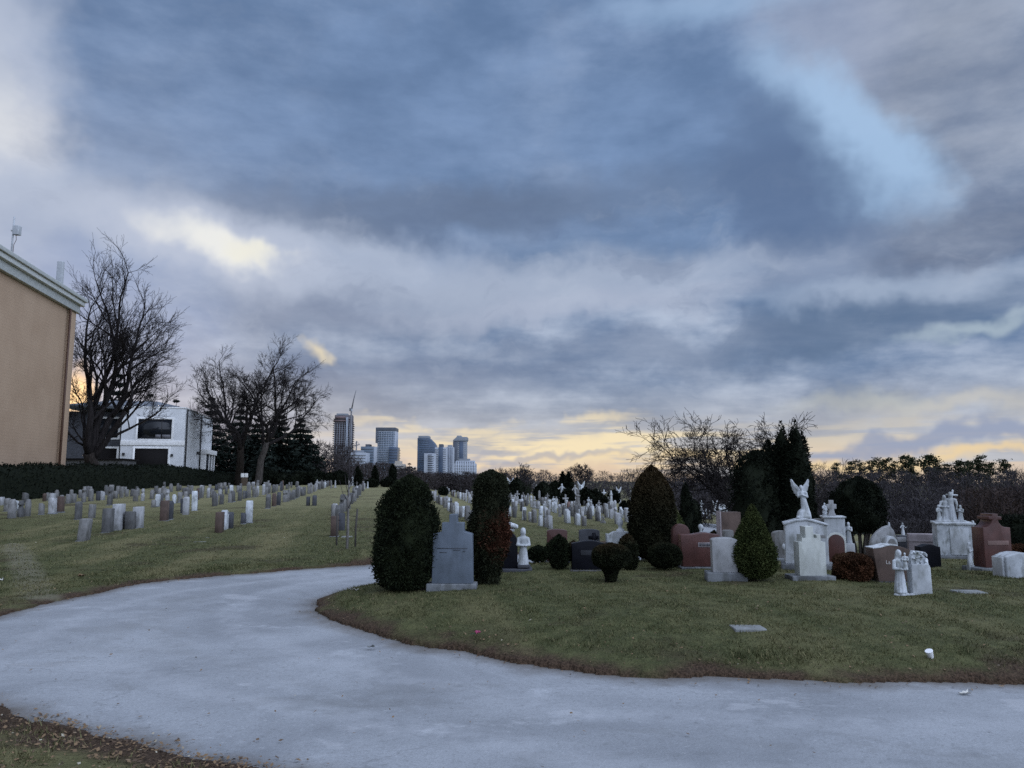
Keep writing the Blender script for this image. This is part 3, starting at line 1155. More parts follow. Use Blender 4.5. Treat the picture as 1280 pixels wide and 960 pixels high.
def feather_wings(mb, tall, spread=1.0, up=1.0, base=(0, 0, 0), yaw=0.0, sweep=(25, 50)):
    """a pair of raised wings with a stepped feather edge"""
    W_ = [(.02, .58), (.10, .55), (.20, .62), (.25, .60), (.30, .70), (.36, .70), (.38, .80), (.44, .82), (.45, .93), (.50, .97), (.49, 1.08), (.53, 1.14), (.50, 1.24),
          (.44, 1.22), (.36, 1.12), (.24, 1.02), (.12, .92), (.03, .80)]
    for sx, sw in ((-1, sweep[0]), (1, sweep[1])):
        a = yaw + R(sw) * (1 if sx > 0 else -1)
        c, s_ = math.cos(a), math.sin(a)
        for y0, y1, k in ((.02, .075, 1.0), (-.01, .05, .72)):
            P = [((.02 + (x - .02) * k) * spread * sx * tall, (.60 + (z - .60) * k) * tall) for x, z in W_]
            n = len(P)
            V = [(base[0] + x * c - y * tall * s_, base[1] + x * s_ + y * tall * c + .03 * tall, base[2] + z) for y in (y0, y1) for x, z in P]
            if sx < 0:
                V = V[n:] + V[:n]
            mb.add(V, [((i + 1) % n, i, n + i, n + (i + 1) % n) for i in range(n)], ngons=[list(range(n)), [n + i for i in range(n)][::-1]])


# --- the blue-grey stepped stone between the two tall shrubs
m = Mono('headstone', 'blue-grey granite headstone with a stepped cross top between two tall dark shrubs', 'headstone', 567, 739, -2)
m.block('base', 534, 596, 728.5, 743, -.13, .15, ST_BASE, .015)
SL = m.slab('slab', [(540.5, 728.6), (591.5, 728.6), (590.5, 668), (586, 666.6), (580, 665), (580, 654), (571.4, 654), (571.4, 643.6), (561.6, 643.6), (561.6, 654), (552.4, 654), (552.4, 665), (547, 666.6), (541.5, 667.6)], -.10, .10, ST_BLUE, .009)
mb = MB()
(a, b), (c, d) = m.pts([(547, 685.8), (584.5, 685)])
mb.box(a, c, -.104, -.09, b, d)
part('inscription', mb, CARVE, SL)
for x0_, x1_, y0_ in ((550, 559, 691), (567, 576, 688), (579, 582.5, 689.6)):
    (a, b), (c, d) = m.pts([(x0_, y0_), (x1_, y0_ - .9)])
    part('carved_mark', MB().box(a, c, -.103, -.09, b, d), CARVE, SL)

# --- dark stone half hidden by the browned shrub, and the praying figure on its plinth
m = Mono('headstone', 'black headstone with rounded shoulders and white scroll on top, half hidden by the browned shrub', 'headstone', 640, 716)
m.block('base', 614, 665, 711, 718, -.2, .2, ST_DARK, .01)
SL = m.slab('slab', arch(616, 647, 711.1, 680, 665), -.09, .09, ST_BLACK, .012)
m.block('pedestal', 636, 643, 661, 666, -.05, .05, ST_WHITE, .004, SL)
mb = MB()
for k in range(7):
    t = k / 6
    (x, z), = m.pts([(628 + 17 * t, 657 + 3.2 * t * t)])
    mb.capsule((x, -.05, z), (x, .05, z), .045 - .012 * abs(t - .4), .045 - .012 * abs(t - .4), fx=1.0)
link('scroll', remesh(mb, 'scroll', .012), ST_WHITE, SL)
STAT_P = m
mb = MB()
TT = 48 * m.k
robed(mb, (0, 0, .0), TT * .97, 0.0, 'hold', hood=True, width=1.08)
mb.capsule((0, .01, TT * .86), (0, .005, TT * .93), TT * .078, TT * .07)
o = thing('praying_statue', 'small white statue of a hooded praying figure standing beside the black headstone', 'statue', (m.p[0] + 14 * m.k, m.p[1] - .05, m.p[2] + 6.9 * m.k), R(8))
link('figure', remesh(mb, 'praying_figure', TT * .016), ST_WHITE, o)
part('foot', MB().box(-.10, .10, -.10, .10, -.01, .035), ST_DARK, o, .005)

# --- the row beyond
m = Mono('headstone', 'red granite headstone with a shallow curved top rising behind small dark bushes', 'headstone', 696.5, 704)
m.block('base', 681, 712, 700.5, 706, -.16, .16, ST_BASE)
m.slab('slab', arch(683.8, 709, 700.6, 664, 661.5), -.09, .09, ST_RED)
m = Mono('headstone', 'dark blue-grey headstone with a black cross carved on its right side', 'headstone', 736.5, 700)
m.block('base', 721, 752, 696, 702, -.16, .16, ST_BASE)
SL = m.slab('slab', arch(724, 749.5, 696.1, 661.5, 659.3), -.08, .08, ST_DARK)
mb = MB()
for (x0, x1, y0, y1) in ((740.2, 744.6, 663.5, 680), (735.5, 748, 667.2, 671)):
    (a, b), (c, d) = m.pts([(x0, y1), (x1, y0)])
    mb.box(a, c, -.1 - .004 * (x0 > 738), -.07, b, d)
part('cross', mb, ST_BLACK, SL)
m = Mono('headstone', 'wide black granite headstone with a rising curved top behind the mushroom-shaped shrub', 'headstone', 737, 715.5)
m.block('base', 712, 764, 713.2, 718, -.18, .18, ST_MID)
SL = m.slab('slab', [(714.5, 713.4), (760, 713.4), (760, 680)] + [(760 - 45 * t, 680 + 2.2 * math.cos(3.14 * t * 1.6) * (1 - t) + 1.2 * t - 1.8 * math.sin(3.14 * t)) for t in np.linspace(.05, .95, 12)] + [(714.5, 681.5)], -.10, .10, ST_BLACK, .01)
m.block('name_panel', 725.5, 740, 689.4, 695.5, -.104, -.09, ST_NAME, .001, SL)
m = Mono('headstone', 'broad white headstone carrying a small draped urn, behind the browned tall shrub', 'headstone', 776, 702)
m.block('base', 757, 795, 697, 704, -.2, .2, ST_BASE)
SL = m.slab('slab', [(759, 697.1), (793, 697.1), (793.5, 666), (788, 665.5), (783, 664.2), (775, 663.8), (767, 664.4), (762, 667.4), (758, 667)], -.1, .1, ST_WHITE)
mb = MB()
x, z = m.pts([(775, 664)])[0]
K = m.k
mb.lathe([(z - .02, 5.5 * K), (z + 2 * K, 5 * K), (z + 3.5 * K, 2.4 * K), (z + 6 * K, 2 * K), (z + 8 * K, 3.4 * K), (z + 12 * K, 3.8 * K), (z + 14.5 * K, 2.6 * K), (z + 16.5 * K, 2 * K), (z + 17.5 * K, .4 * K)], 14)
part('urn', mb, ST_WHITE, SL, smooth=True)
m = Mono('headstone', 'narrow red-brown headstone with a fully round top beside the tall browned cypress', 'headstone', 851.5, 713)
m.block('base', 838, 866, 709, 715, -.15, .15, ST_BASE)
m.slab('slab', arch(841, 862, 709.1, 669.5, 659.4), -.09, .09, ST_RED, .01)
m = Mono('headstone', 'wide dark red granite headstone with a pale name plate and wavy top', 'headstone', 875, 716.5)
m.block('base', 849, 900, 713, 719, -.17, .17, ST_BASE)
SL = m.slab('slab', [(852, 713.2), (898, 713.2), (899, 674), (893, 673.4), (886, 672.0), (879, 671.4), (872, 672.6), (864, 673.8), (850, 673.8)], -.11, .11, ST_RED, .012)
m.block('name_plate', 871.5, 893, 683.2, 689, -.116, -.1, ST_PINK, .001, SL)
gold('inscription', [(873, 891.5, 688, 3.4)], m, -.117, CARVE, SL)
m = Mono('headstone', 'pale blue-grey headstone on a rough base tucked against the green conical shrub', 'headstone', 907, 731.5, -7)
m.block('base', 883, 932, 719.5, 735, -.16, .17, ST_BASE, .018)
m.slab('slab', [(891, 719.7), (921, 719.7), (921.6, 680.5)] + arc(906.3, 680.5, 15.5, 3.0, 12, 168, 9) + [(890.5, 680.5)], -.11, .11, ST_PALE, .012)
m = Mono('headstone', 'low grey headstone topped by a small carved vase, seen behind the wide red stone', 'headstone', 877, 700, Y=17.5)
SL = m.slab('slab', [(865.5, 712), (889, 712), (889, 665)] + arc(877, 665, 11.8, 3.6, 10, 170, 7) + [(865.3, 665)], -.1, .1, ST_GREY)
mb = MB()
x, z = m.pts([(877, 661.6)])[0]
K = m.k
mb.lathe([(z - .03, 2.6 * K), (z + 1 * K, 2.2 * K), (z + 3 * K, 1.2 * K), (z + 6 * K, 2.6 * K), (z + 9 * K, 3.4 * K), (z + 10.6 * K, 2.2 * K), (z + 11.5 * K, .5 * K)], 12)
part('vase', mb, ST_WHITE, SL, smooth=True)
m = Mono('headstone', 'tall brown slab headstone with a pale left edge behind the green conical shrub', 'headstone', 913, 700, Y=19)
m.slab('slab', [(901, 716), (925, 716), (925.5, 648.5), (901, 648.5)], -.16, .16, ST_BROWN)
m.slab('pilaster', [(899, 716), (900.9, 716), (900.9, 647.6), (899, 647.6)], -.18, .17, ST_PINK)
m = Mono('headstone', 'small plain grey headstone standing in front of the tall brown slab', 'headstone', 911, 703, Y=17.2)
m.slab('slab', [(905, 716), (917, 716), (917, 668.5), (915.5, 667), (906.5, 667), (905, 668.5)], -.1, .1, ST_GREY)
m = Mono('headstone', 'medium grey headstone with a gently curved top beside the angel monument', 'headstone', 976, 703)
m.block('base', 966, 990, 697.5, 705, -.17, .17, ST_BASE)
m.slab('slab', arch(967.5, 989, 697.6, 668, 664.6), -.1, .1, ST_GREY)

# --- angel monument
m = Mono('angel_monument', 'broad white monument topped by a winged stone angel looking down', 'monument', 1011, 717.5, -17)
m.block('base', 979, 1043, 708.3, 720, -.3, .3, ST_BASE, .015)
m.slab('body', [(983.5, 708.4), (1034, 708.4), (1034, 660), (1021, 656), (1010, 653.6), (1000, 654.4), (984.5, 659)], -.24, .24, ST_WHITE, .012)
m.slab('cornice', [(982.6, 661), (982.6, 658.6), (1000, 653.8), (1010, 652.8), (1022, 655.4), (1035, 659.6), (1035, 661.4), (1021, 657.6), (1010, 655), (1000, 656)], -.262, .262, ST_WHITE, .006)
K = m.k
m.block('inscription_band', 1019, 1031, 672.6, 676, -.243, -.2, ST_GREY, .001)
mb = MB()
mb.capsule((-.02, 0, 0), (-.02, 0, 5 * K), 8 * K, 6.6 * K)
mb.capsule((.05, .02, 1 * K), (.05, 0, 6 * K), 5.4 * K, 4.5 * K)
mb.box(-.115, .10, -.1, .1, -.3 * K, 2.6 * K)
rock = mb
T_ = 36 * K
robed(rock, (.035, 0, 5 * K), T_, R(-12), 'pray', lean=(-.13, -.05), hood=False, width=1.1)
feather_wings(rock, T_ * .95, .85, 1, (-.035, .0, 6.5 * K), R(-12))
ang = link('angel', remesh(rock, 'angel', T_ * .016), ST_WHITE, m.o)
x, z = m.pts([(1010, 653)])[0]
ang.location = (x - .02, 0, z)
mb = MB().capsule((0, 0, 0), (0, 0, 3.2 * K), 2.2 * K, 2.8 * K)
v = link('flower_vase', mb.mesh('flower_vase', True), ST_WHITE, m.o)
x, z = m.pts([(983, 690)])[0]
v.location = (x, -.2, z)

# --- stepped white stone in front of it
m = Mono('headstone', 'white limestone headstone with stepped shoulders and carved cross, in front of the angel monument', 'headstone', 1013, 733.5, 0)
m.block('base', 986.5, 1040, 727, 737, -.16, .18, ST_BASE, .014)
m.slab('slab', [(997.4, 727.1), (1030.6, 727.1), (1030.6, 686), (1025.4, 685.6), (1025, 676.8), (1019.6, 676.8)] + arc(1018.6, 679.5, 2.2, 2.2, -20, -200, 6) + [(1016.4, 676), (1016.4, 667), (1006.4, 667), (1006.4, 676)] + arc(1004.4, 679.5, 2.2, 2.2, 20, -160, 6)[1:] + [(1002, 676.8), (1001.6, 685.6), (997.4, 686)], -.10, .10, ST_CREAM, .008)

# --- cross monument with the red arch
m = Mono('cross_monument', 'white monument with a red arched panel, stone cross and small side statues', 'monument', 1044, 706.5, -14)
m.block('base', 1021, 1068, 702.5, 708.5, -.3, .3, ST_PINK, .012)
B = m.block('body', 1032, 1056, 648.6, 702.6, -.2, .22, ST_WHITE, .01)
m.block('left_wing', 1022.5, 1031.9, 650.5, 702.6, -.1, .2, ST_GREY, .01)
m.block('right_wing', 1056.1, 1066.5, 680, 702.6, -.15, .2, ST_PALE, .01)
m.block('cap', 1030.5, 1057.5, 646.6, 648.7, -.22, .24, ST_WHITE, .006)
m.slab('arch_surround', arch(1033, 1055.8, 702.4, 677.5, 666), -.216, -.19, ST_CREAM, .003, B)
m.slab('arched_panel', arch(1035, 1054, 702.3, 678.5, 668.6), -.226, -.2, ST_RED, .003, B)
mb = MB()
m.slab('cross', [(1037.6, 646.7), (1048, 646.7), (1046, 642.5), (1045.4, 637.6), (1048.4, 637.6), (1048.4, 632), (1045.2, 632), (1045.2, 627), (1040, 627), (1040, 632), (1037, 632), (1037, 637.6), (1040, 637.6), (1039.6, 642.5)], -.06, .06, ST_PALE, .006)
K = m.k
mb = MB()
robed(mb, (0, 0, 0), 16.5 * K, R(25), 'pray', width=1.4)
for k in range(7):
    mb.capsule((random.uniform(-2, 3) * K, random.uniform(-2, 1) * K, random.uniform(1, 12) * K), (random.uniform(-2, 3) * K, random.uniform(-2, 1) * K, random.uniform(2, 13) * K), 1.6 * K, 1.3 * K)
st = link('kneeling_figure', remesh(mb, 'kneeling_figure', .3 * K), ST_STAIN, m.o)
x, z = m.pts([(1034.4, 647)])[0]
st.location = (x, -.06, z)
mb = MB()
robed(mb, (0, 0, 0), 26 * K, R(-20), 'pray', width=1.1)
st = link('side_statue', remesh(mb, 'side_statue', .4 * K), ST_WHITE, m.o)
x, z = m.pts([(1061.4, 680.2)])[0]
st.location = (x, -.02, z)

# --- brown stone with lettering
m = Mono('headstone', 'brown granite headstone with a white-edged wavy top and pale lettering', 'headstone', 1110, 733.5, 2)
m.block('base', 1093, 1135, 730, 736, -.17, .17, ST_DARK)
SL = m.slab('slab', [(1094, 730.2), (1133, 730.2), (1135, 692), (1130, 689.6), (1124, 687.8), (1117, 686.6), (1110, 686.2), (1104, 687.4), (1098, 689.2), (1090, 689.8), (1088.5, 690)], -.11, .11, ST_BROWN, .008)
m.slab('top_edge', [(1088.6, 690.2), (1090, 690), (1098, 689.4), (1104, 687.6), (1110, 686.4), (1117, 686.8), (1120, 687.2), (1120, 685.8), (1117, 685.2), (1110, 684.8), (1104, 686), (1098, 687.8), (1090, 688.6), (1088.4, 688.8)], -.113, .113, ST_WHITE, .002, SL)
for word, px_ in (('La', 1103.5), ('R', 1113.2)):
    tc = bpy.data.curves.new('lettering', 'FONT')
    tc.body = word
    tc.size = 6.6 * m.k
    tc.extrude = .004
    tobj = bpy.data.objects.new('lettering', tc)
    tme = bpy.data.meshes.new_from_object(tobj)
    bpy.data.objects.remove(tobj)
    lt = link('lettering', tme, CARVE_PALE, SL)
    x, z = m.pts([(px_, 709)])[0]
    lt.location = (x, -.113, z)
    lt.rotation_euler = (R(90), 0, 0)

# --- white statue of a mother and child beside a carved stone
m = Mono('mother_and_child_statue', 'white stone figure holding a child, joined to a flower-carved white block', 'statue', 1140, 750, 0)
K = m.k
mb = MB()
for (x, y, z, r) in ((-19, -1, 1, 5), (-13, -3, 1, 5), (-7, -2, 1, 5), (-1, -3, 1, 4.6), (5, -1, 1, 4.5), (-16, 4, 1, 5), (-8, 5, 1, 5)):
    mb.capsule((x * K, y * K, 0), (x * K, y * K, z * K), r * K, r * K * .8)
link('rock_base', remesh(mb, 'rock_base', .7 * K), ST_WHITE, m.o)
mb = MB()
robed(mb, (-13.5 * K, 0, 4 * K), 53 * K, R(14), 'hold', width=1.12)
robed(mb, (-8.4 * K, -5.2 * K, 33 * K), 21 * K, R(-10), 'hold', hood=False, width=1.25)
link('figure', remesh(mb, 'mother_and_child', .55 * K), ST_STAIN, m.o)
BK = part('block', MB().prism([(x * K, z * K) for x, z in ((-1, 0), (24, 0), (23.4, 36), (21.5, 40), (0.5, 40), (-.6, 36))], -5 * K, 8 * K), ST_WHITE, m.o, .01)
mb = MB()
mb.prism([(x * K, z * K) for x, z in ((.6, 39), (20.8, 39), (20, 46), (17, 55), (4.5, 56), (1, 47))], -1.5 * K, 6 * K)
rg = random.Random(3)
for k in range(34):
    x, z = rg.uniform(2.5, 20), rg.uniform(28, 54)
    if z < 40 and x < 15:
        z += 14
    mb.capsule((x * K, rg.uniform(-4, -1.5) * K, z * K), ((x + rg.uniform(-2.5, 2.5)) * K, rg.uniform(-4.6, -2) * K, (z + rg.uniform(-2.5, 2.5)) * K), rg.uniform(.9, 1.7) * K, rg.uniform(.6, 1.3) * K, n=8)
mb.capsule((20.5 * K, -3 * K, 30 * K), (19.5 * K, -2 * K, 45 * K), 1.6 * K, 2.4 * K)
link('flower_carving', remesh(mb, 'flower_carving', .5 * K, 1), ST_STAIN, m.o)

# --- stones behind
m = Mono('headstone', 'black polished headstone with a wavy top right of the white mother statue', 'headstone', 1160, 714)
m.block('base', 1147, 1176, 713, 716.5, -.15, .15, ST_GREY)
m.slab('slab', serp(1148.5, 1173.5, 713.2, 687, 684), -.1, .1, ST_BLACK)
m = Mono('headstone', 'wide pinkish-grey monument slab with a moulded band, behind the black polished headstone', 'headstone', 1155, 700, -20, Y=17.5)
SL = m.block('slab', 1138, 1172, 662.4, 714, -.14, .14, ST_PINK)
m.block('band', 1137.4, 1172.6, 670, 672, -.15, .15, ST_PINK, .003, SL)
m = Mono('chapel_monument', 'white gothic-arched monument with a finial behind the brown lettered headstone', 'monument', 1105, 700, -20, Y=17.6)
B = m.slab('body', [(1089, 716), (1119, 716), (1119, 668), (1117, 660), (1113, 654), (1106, 656.5), (1099, 661.5), (1093, 668.5), (1089.5, 678)], -.22, .22, ST_PALE, .01)
K = m.k
mb = MB()
x, z = m.pts([(1113, 654.4)])[0]
mb.capsule((x, 0, z), (x, 0, z + 3.2 * K), 1.4 * K, 1.1 * K)
part('finial', mb, ST_WHITE, B, smooth=True)
m.block('niche', 1104.5, 1107.5, 678, 685.5, -.224, -.2, CARVE, .001, B)
m = Mono('headstone', 'small round-headed white stone set close before the gothic-arched monument', 'headstone', 1113, 703, Y=16.6)
SL = m.slab('slab', arch(1105.8, 1121, 716, 685, 674.8), -.1, .1, ST_WHITE)
m.slab('panel', arch(1108.2, 1119, 700, 685.5, 678), -.104, -.09, ST_GREY, .001, SL)
m = Mono('headstone', 'dark slate headstone with a small white saint statue on top', 'headstone', 1130, 702, Y=18)
SL = m.slab('slab', [(1121, 716), (1139, 716), (1139, 669), (1121, 669)], -.14, .14, ST_DARK)
m.block('cap', 1119.6, 1130, 670.6, 676.5, -.15, .1, ST_PALE, .004, SL)
K = m.k
mb = MB()
robed(mb, (0, 0, 0), 15.5 * K, R(20), 'open', width=1.3)
st = link('figure', remesh(mb, 'saint_figure', .28 * K), ST_WHITE, m.o)
x, z = m.pts([(1131, 669)])[0]
st.location = (x, 0, z)

# --- the calvary group
m = Mono('calvary_monument', 'tall white monument with a crucifix and mourning figures standing on top', 'monument', 1192, 701.5, -21)
K = m.k
m.block('base', 1172, 1216, 695, 703.5, -.42, .42, ST_BASE, .02)
B = m.block('body', 1173, 1214, 657.5, 695.2, -.34, .34, ST_STAIN, .015)
m.block('cap', 1171.4, 1215.4, 655, 657.6, -.37, .37, ST_WHITE, .008)
m.block('centre_panel', 1187, 1207, 662, 694, -.36, -.3, ST_WHITE, .006, B)
mb = MB()
for px_, tall, arms, yaw in ((1179, 21, 'pray', 40), (1203, 21, 'pray', -40), (1186.5, 33, 'hold', 15), (1193.5, 37, 'down', -10)):
    robed(mb, ((px_ - 1192) * K, (-2 if tall < 30 else 1) * K, 0), tall * K, R(yaw), arms, width=1.35 if tall < 30 else 1.2)
mb.capsule((-3 * K, 4 * K, 0), (5 * K, 4 * K, 39 * K), 1.3 * K, 1.2 * K)
mb.capsule((-2.5 * K, 4 * K, 33.5 * K), (9.5 * K, 4 * K, 33 * K), 1.2 * K, 1.2 * K)
mb.box(-17 * K, 17 * K, -4 * K, 7 * K, -.5 * K, 1.8 * K)
st = link('figures', remesh(mb, 'calvary_figures', .45 * K), ST_WHITE, m.o)
x, z = m.pts([(1192, 655)])[0]
st.location = (x, 0, z)
mb = MB().capsule((0, 0, 0), (0, 0, 2.4 * K), 1.2 * K, 1.5 * K)
u = link('urn', mb.mesh('urn', True), ST_WHITE, m.o)
x, z = m.pts([(1213, 656)])[0]
u.location = (x, -.3, z)

# --- red cross-topped stone with a figure at its corner
m = Mono('headstone', 'red-brown headstone with a stepped cross top and pale name band near the clipped hedge', 'headstone', 1241, 718.5, 3)
m.block('base', 1213, 1264, 713.6, 721, -.28, .24, ST_BASE, .012)
SL = m.slab('slab', [(1225, 713.8), (1260, 713.8), (1260, 664.6), (1253, 664.4), (1248.5, 661.8), (1245.6, 657.6), (1245.6, 655.2), (1250, 655.2), (1250, 651), (1245.4, 651), (1245.4, 647.8), (1238, 647.8), (1238, 651), (1233.4, 651), (1233.4, 655.2), (1237.6, 655.2), (1237, 658), (1234, 662), (1230, 664.4), (1225, 664.6)], -.15, .15, ST_RED, .008)
m.block('name_band', 1229.5, 1256.6, 680.8, 686, -.156, -.14, ST_ROSE, .002, SL)
K = m.k
mb = MB()
robed(mb, (0, 0, 7 * K), 29 * K, R(50), 'pray', width=1.0)
mb.box(-3.4 * K, 3.4 * K, -3 * K, 3 * K, 0, 7.5 * K)
p = (m.p[0] - 24.5 * K, m.p[1] + .02, m.p[2] + 6.6 * K * .0)
o = thing('saint_statue', 'slim white saint statue at the corner of the red cross-topped headstone', 'statue', (p[0] - .02, p[1], surf(p[0], p[1]) - .02))
link('figure', remesh(mb, 'corner_saint', .45 * K), ST_WHITE, o)
m = Mono('headstone', 'thick low white headstone with dark stains and a rounded top', 'headstone', 1270, 729.5, -2)
m.slab('slab', [(1252, 733), (1294, 733), (1294.5, 701), (1288, 698.6), (1278, 697), (1268, 696.8), (1260, 698.4), (1252, 702)], -.16, .16, ST_STAIN, .02)
m.block('buttress', 1249, 1252.2, 702.6, 728, -.12, .14, ST_WHITE, .012)

# --- flat markers and litter
for px, py, w, d, lab in ((1212, 749, 36, .22, 'flat pale grave marker in the lawn behind the white cup'), (935, 789, 40, .19, 'flat grey grave marker set in the open lawn before the conical shrub')):
    p = spot(px, py, .15)
    k = mpp(p)
    o = part('grave_marker', MB().box(-w / 2 * k, w / 2 * k, -d / 2, d / 2, -.05, .02), ST_MARK, None, .01)
    o.location = (p[0], p[1], surf(p[0], p[1]) - .005)
    o.rotation_euler = (R(2), R(1), R(3))
    tag(o, lab, 'grave marker')
M_CUP = m_plain('white_paper', (.75, .76, .78), .5)
p = spot(1162, 817, .15)
o = thing('paper_cup', 'white paper cup lying tilted on the grass near the road', 'cup', (p[0], p[1], surf(p[0], p[1]) + .036), 0)
mb = MB()
mb.lathe([(0, .021), (.002, .022), (.06, .030), (.063, .031), (.063, .029), (.006, .019)], 18)
c_ = part('body', mb, M_CUP, o, smooth=True)
c_.rotation_euler = (R(14), R(-22), 0)
c_.location = (.01, 0, -.03)
mb = MB().lathe([(.061, .031), (.064, .0322), (.066, .0315), (.066, .027)], 18)
r_ = part('rim', mb, M_CUP, o, smooth=True)
r_.rotation_euler, r_.location = c_.rotation_euler, c_.location
p = spot(597, 791, .12)
o = thing('artificial_flower', 'small pink artificial flower dropped on the island lawn', 'flower', (p[0], p[1], surf(p[0], p[1]) + .015))
mb = MB()
rg = random.Random(5)
for k in range(9):
    a = k * .7
    mb.capsule((0, 0, .015), (.02 * math.cos(a), .02 * math.sin(a), .014 + .014 * rg.random()), .004, .009, fx=1.0, fy=.5, n=8)
part('petals', mb, m_plain('pink_cloth', (.30, .05, .12), .8), o, smooth=True)
part('stem', MB().tube([(0, 0, .01), (-.04, .01, .004), (-.07, .0, .002)], .003, 5), m_plain('green_plastic', (.03, .08, .04), .5), o)
M_SCRAP = m_plain('crumpled_paper', (.55, .54, .50), .8)


def scrap(px, py, r, seed, label, name='paper_scrap', cat='litter', mat=None, lift=.1):
    rg = np.random.default_rng(seed)
    mb = MB()
    n = 5
    G = np.stack(np.meshgrid(np.linspace(-1, 1, n), np.linspace(-.6, .6, n)), -1).reshape(-1, 2) * r
    V = np.concatenate([G, np.abs(rg.normal(0, .3, (n * n, 1))) * r], 1)
    V[:, :2] += rg.normal(0, .1 * r, (n * n, 2))
    i = np.arange(n - 1)[:, None] * n
    j = np.arange(n - 1)[None]
    q = np.stack([i + j, i + j + 1, i + n + j + 1, i + n + j], -1).reshape(-1, 4)
    B = V.copy()
    B[:, 2] -= .1 * r
    mb.add(np.concatenate([V, B]), np.concatenate([q, q[:, ::-1] + n * n]))
    p = spot(px, py, lift)
    sd = float(road_sd(np.array([p[0]]), np.array([p[1]]))[0])
    o = part(name, mb, mat or M_SCRAP, None)
    o.location = (p[0], p[1], (surf(p[0], p[1]) if sd > .05 else h(p[0], p[1])) + .01)
    return tag(o, label, cat)


scrap(1205, 851, .035, 1, 'crumpled pale paper scrap at the road edge below the white cup')
scrap(464, 796.5, .035, 2, 'pale stone chip lying in the dirt edge of the island', 'stone_chip', 'stone', ST_MARK)
scrap(1, 722, .05, 3, 'white paper scrap on the lawn beside the worn track')
scrap(102, 717, .05, 4, 'brown dead leaf lying alone on the lawn above the road', 'dead_leaf', 'leaf', M_LEAF)
scrap(443, 741, .045, 6, 'pale scrap at the tip of the island beside the big dark shrub')
scrap(1066, 736, .03, 8, 'tiny white scrap on the grass in front of the rusty brown shrub')
# ------------------------------------------------------------------ shrubs of the island and around it
def sh(name, label, px, py, top, half, kind, n, size, mat, seed, Y=None, stems=None, group=None, cat='shrub', z0=.06, **kw):
    p = spot(px, py, .14) if Y is None else col(px, Y, py)
    p = (p[0], p[1], surf(p[0], p[1]) - .01)
    k = mpp(p)
    hg = zat(top, p[1]) - p[2]
    return shrub(name, label, p, prof_of(kind, hg, half * k, z0) if isinstance(kind, str) else [(z * hg, r * half * k) for z, r in kind], n, size, mat, seed, stems, cat, group, **kw)


sh('evergreen_shrub', 'big dark egg-shaped yew left of the stepped headstone, bare stems at its foot', 504, 739, 595, 38.5,
   [(.02, .30), (.05, .62), (.12, .80), (.22, .93), (.38, 1.0), (.55, .98), (.72, .86), (.84, .72), (.92, .55), (.97, .33), (1, .06)], 26000, .040, YEW, 11, lean=.045, lump=.16, loose=.075, spiky=.16,
   stems=[(.05, 0, .10, 0, .5, .05), (.16, .02, .24, 0, .55, .035), (-.1, .05, -.2, 0, .45, .03), (.27, -.05, .36, 0, .5, .02)])
sh('evergreen_shrub', 'tall narrow dark yew with a dead red-brown patch, right of the stepped headstone', 609, 735, 589, 24,
   [(.0, .45), (.05, .52), (.12, .62), (.22, .80), (.34, .98), (.46, 1.04), (.56, .98), (.66, .86), (.78, .90), (.90, .88), (.97, .62), (1, .1)], 20000, .040, YEW_DEAD, 12, lean=.03, lump=.26, loose=.08, spiky=.2, z0=0)
sh('evergreen_shrub', 'low rounded dark bush left of the red curved-top headstone', 673, 706, 683.5, 12.5, 'round', 3000, .05, YEW, 13, lump=.16)
sh('evergreen_shrub', 'dark lopsided bush in front of the red curved-top headstone', 699, 716, 670, 13.5,
   [(.0, .3), (.1, .62), (.28, .95), (.5, 1.0), (.75, .85), (.92, .5), (1, .06)], 4500, .05, YEW, 14, lump=.3)
sh('evergreen_shrub', 'mushroom-shaped clipped shrub with a flat browned cap on a thin stem', 764, 731.5, 680, 24,
   [(.0, .20), (.12, .30), (.30, .40), (.40, .55), (.46, .86), (.56, .99), (.72, 1.0), (.86, .88), (.95, .6), (1, .08)], 14000, .032, YEW_BROWN, 15, lump=.10,
   stems=[(0, 0, .0, 0, .3, .05), (-.06, 0, -.10, .02, .3, .025), (.06, .02, .12, 0, .3, .02)], z0=0)
sh('evergreen_shrub', 'brown-tinged leaning shrub immediately behind the mushroom-shaped one', 787, 718, 669.5, 12.5,
   [(.0, .35), (.15, .7), (.35, .95), (.6, 1.0), (.82, .78), (.95, .42), (1, .06)], 4500, .048, YEW_BROWN, 16, lump=.22, lean=-.05)
sh('cypress_tree', 'tallest bullet-shaped cypress with a browned top among the island stones', 817, 706, 583, 28, 'bullet', 24000, .045, CONE_BROWN, 17, lump=.11, spiky=.08, cat='tree')
sh('evergreen_shrub', 'yellow-green sloping conifer leaning out behind the browned cypress', 851, 693, 631, 15,
   [(.0, .7), (.2, 1.0), (.5, .85), (.75, .55), (.92, .25), (1, .04)], 4000, .055, CONE_GREEN, 18, Y=19, lump=.2, lean=-.15)
sh('cypress_tree', 'slim dark columnar conifer rising behind the sloping yellow-green one', 859, 690, 603.5, 8, 'column', 4000, .07, DARKEVER, 19, Y=27, lump=.3, cat='tree')
sh('evergreen_shrub', 'round dark bush just right of the slim columnar conifer', 869, 690, 625, 9, 'round', 3000, .08, DARKEVER, 20, Y=30, lump=.2)
sh('evergreen_shrub', 'ball-shaped brownish clipped bush left of the wide dark red headstone', 831.5, 719, 679, 20.5, 'round', 12000, .034, YEW_BROWN, 21, lump=.08)
sh('spruce_shrub', 'pale green conical dwarf spruce beside the pale blue-grey headstone', 943.5, 733.5, 631.5, 26.5, 'cone', 24000, .036, CONE_GREEN, 22, lump=.13, loose=.05, spiky=.12,
   stems=[(0, 0, 0, 0, .6, .05)])
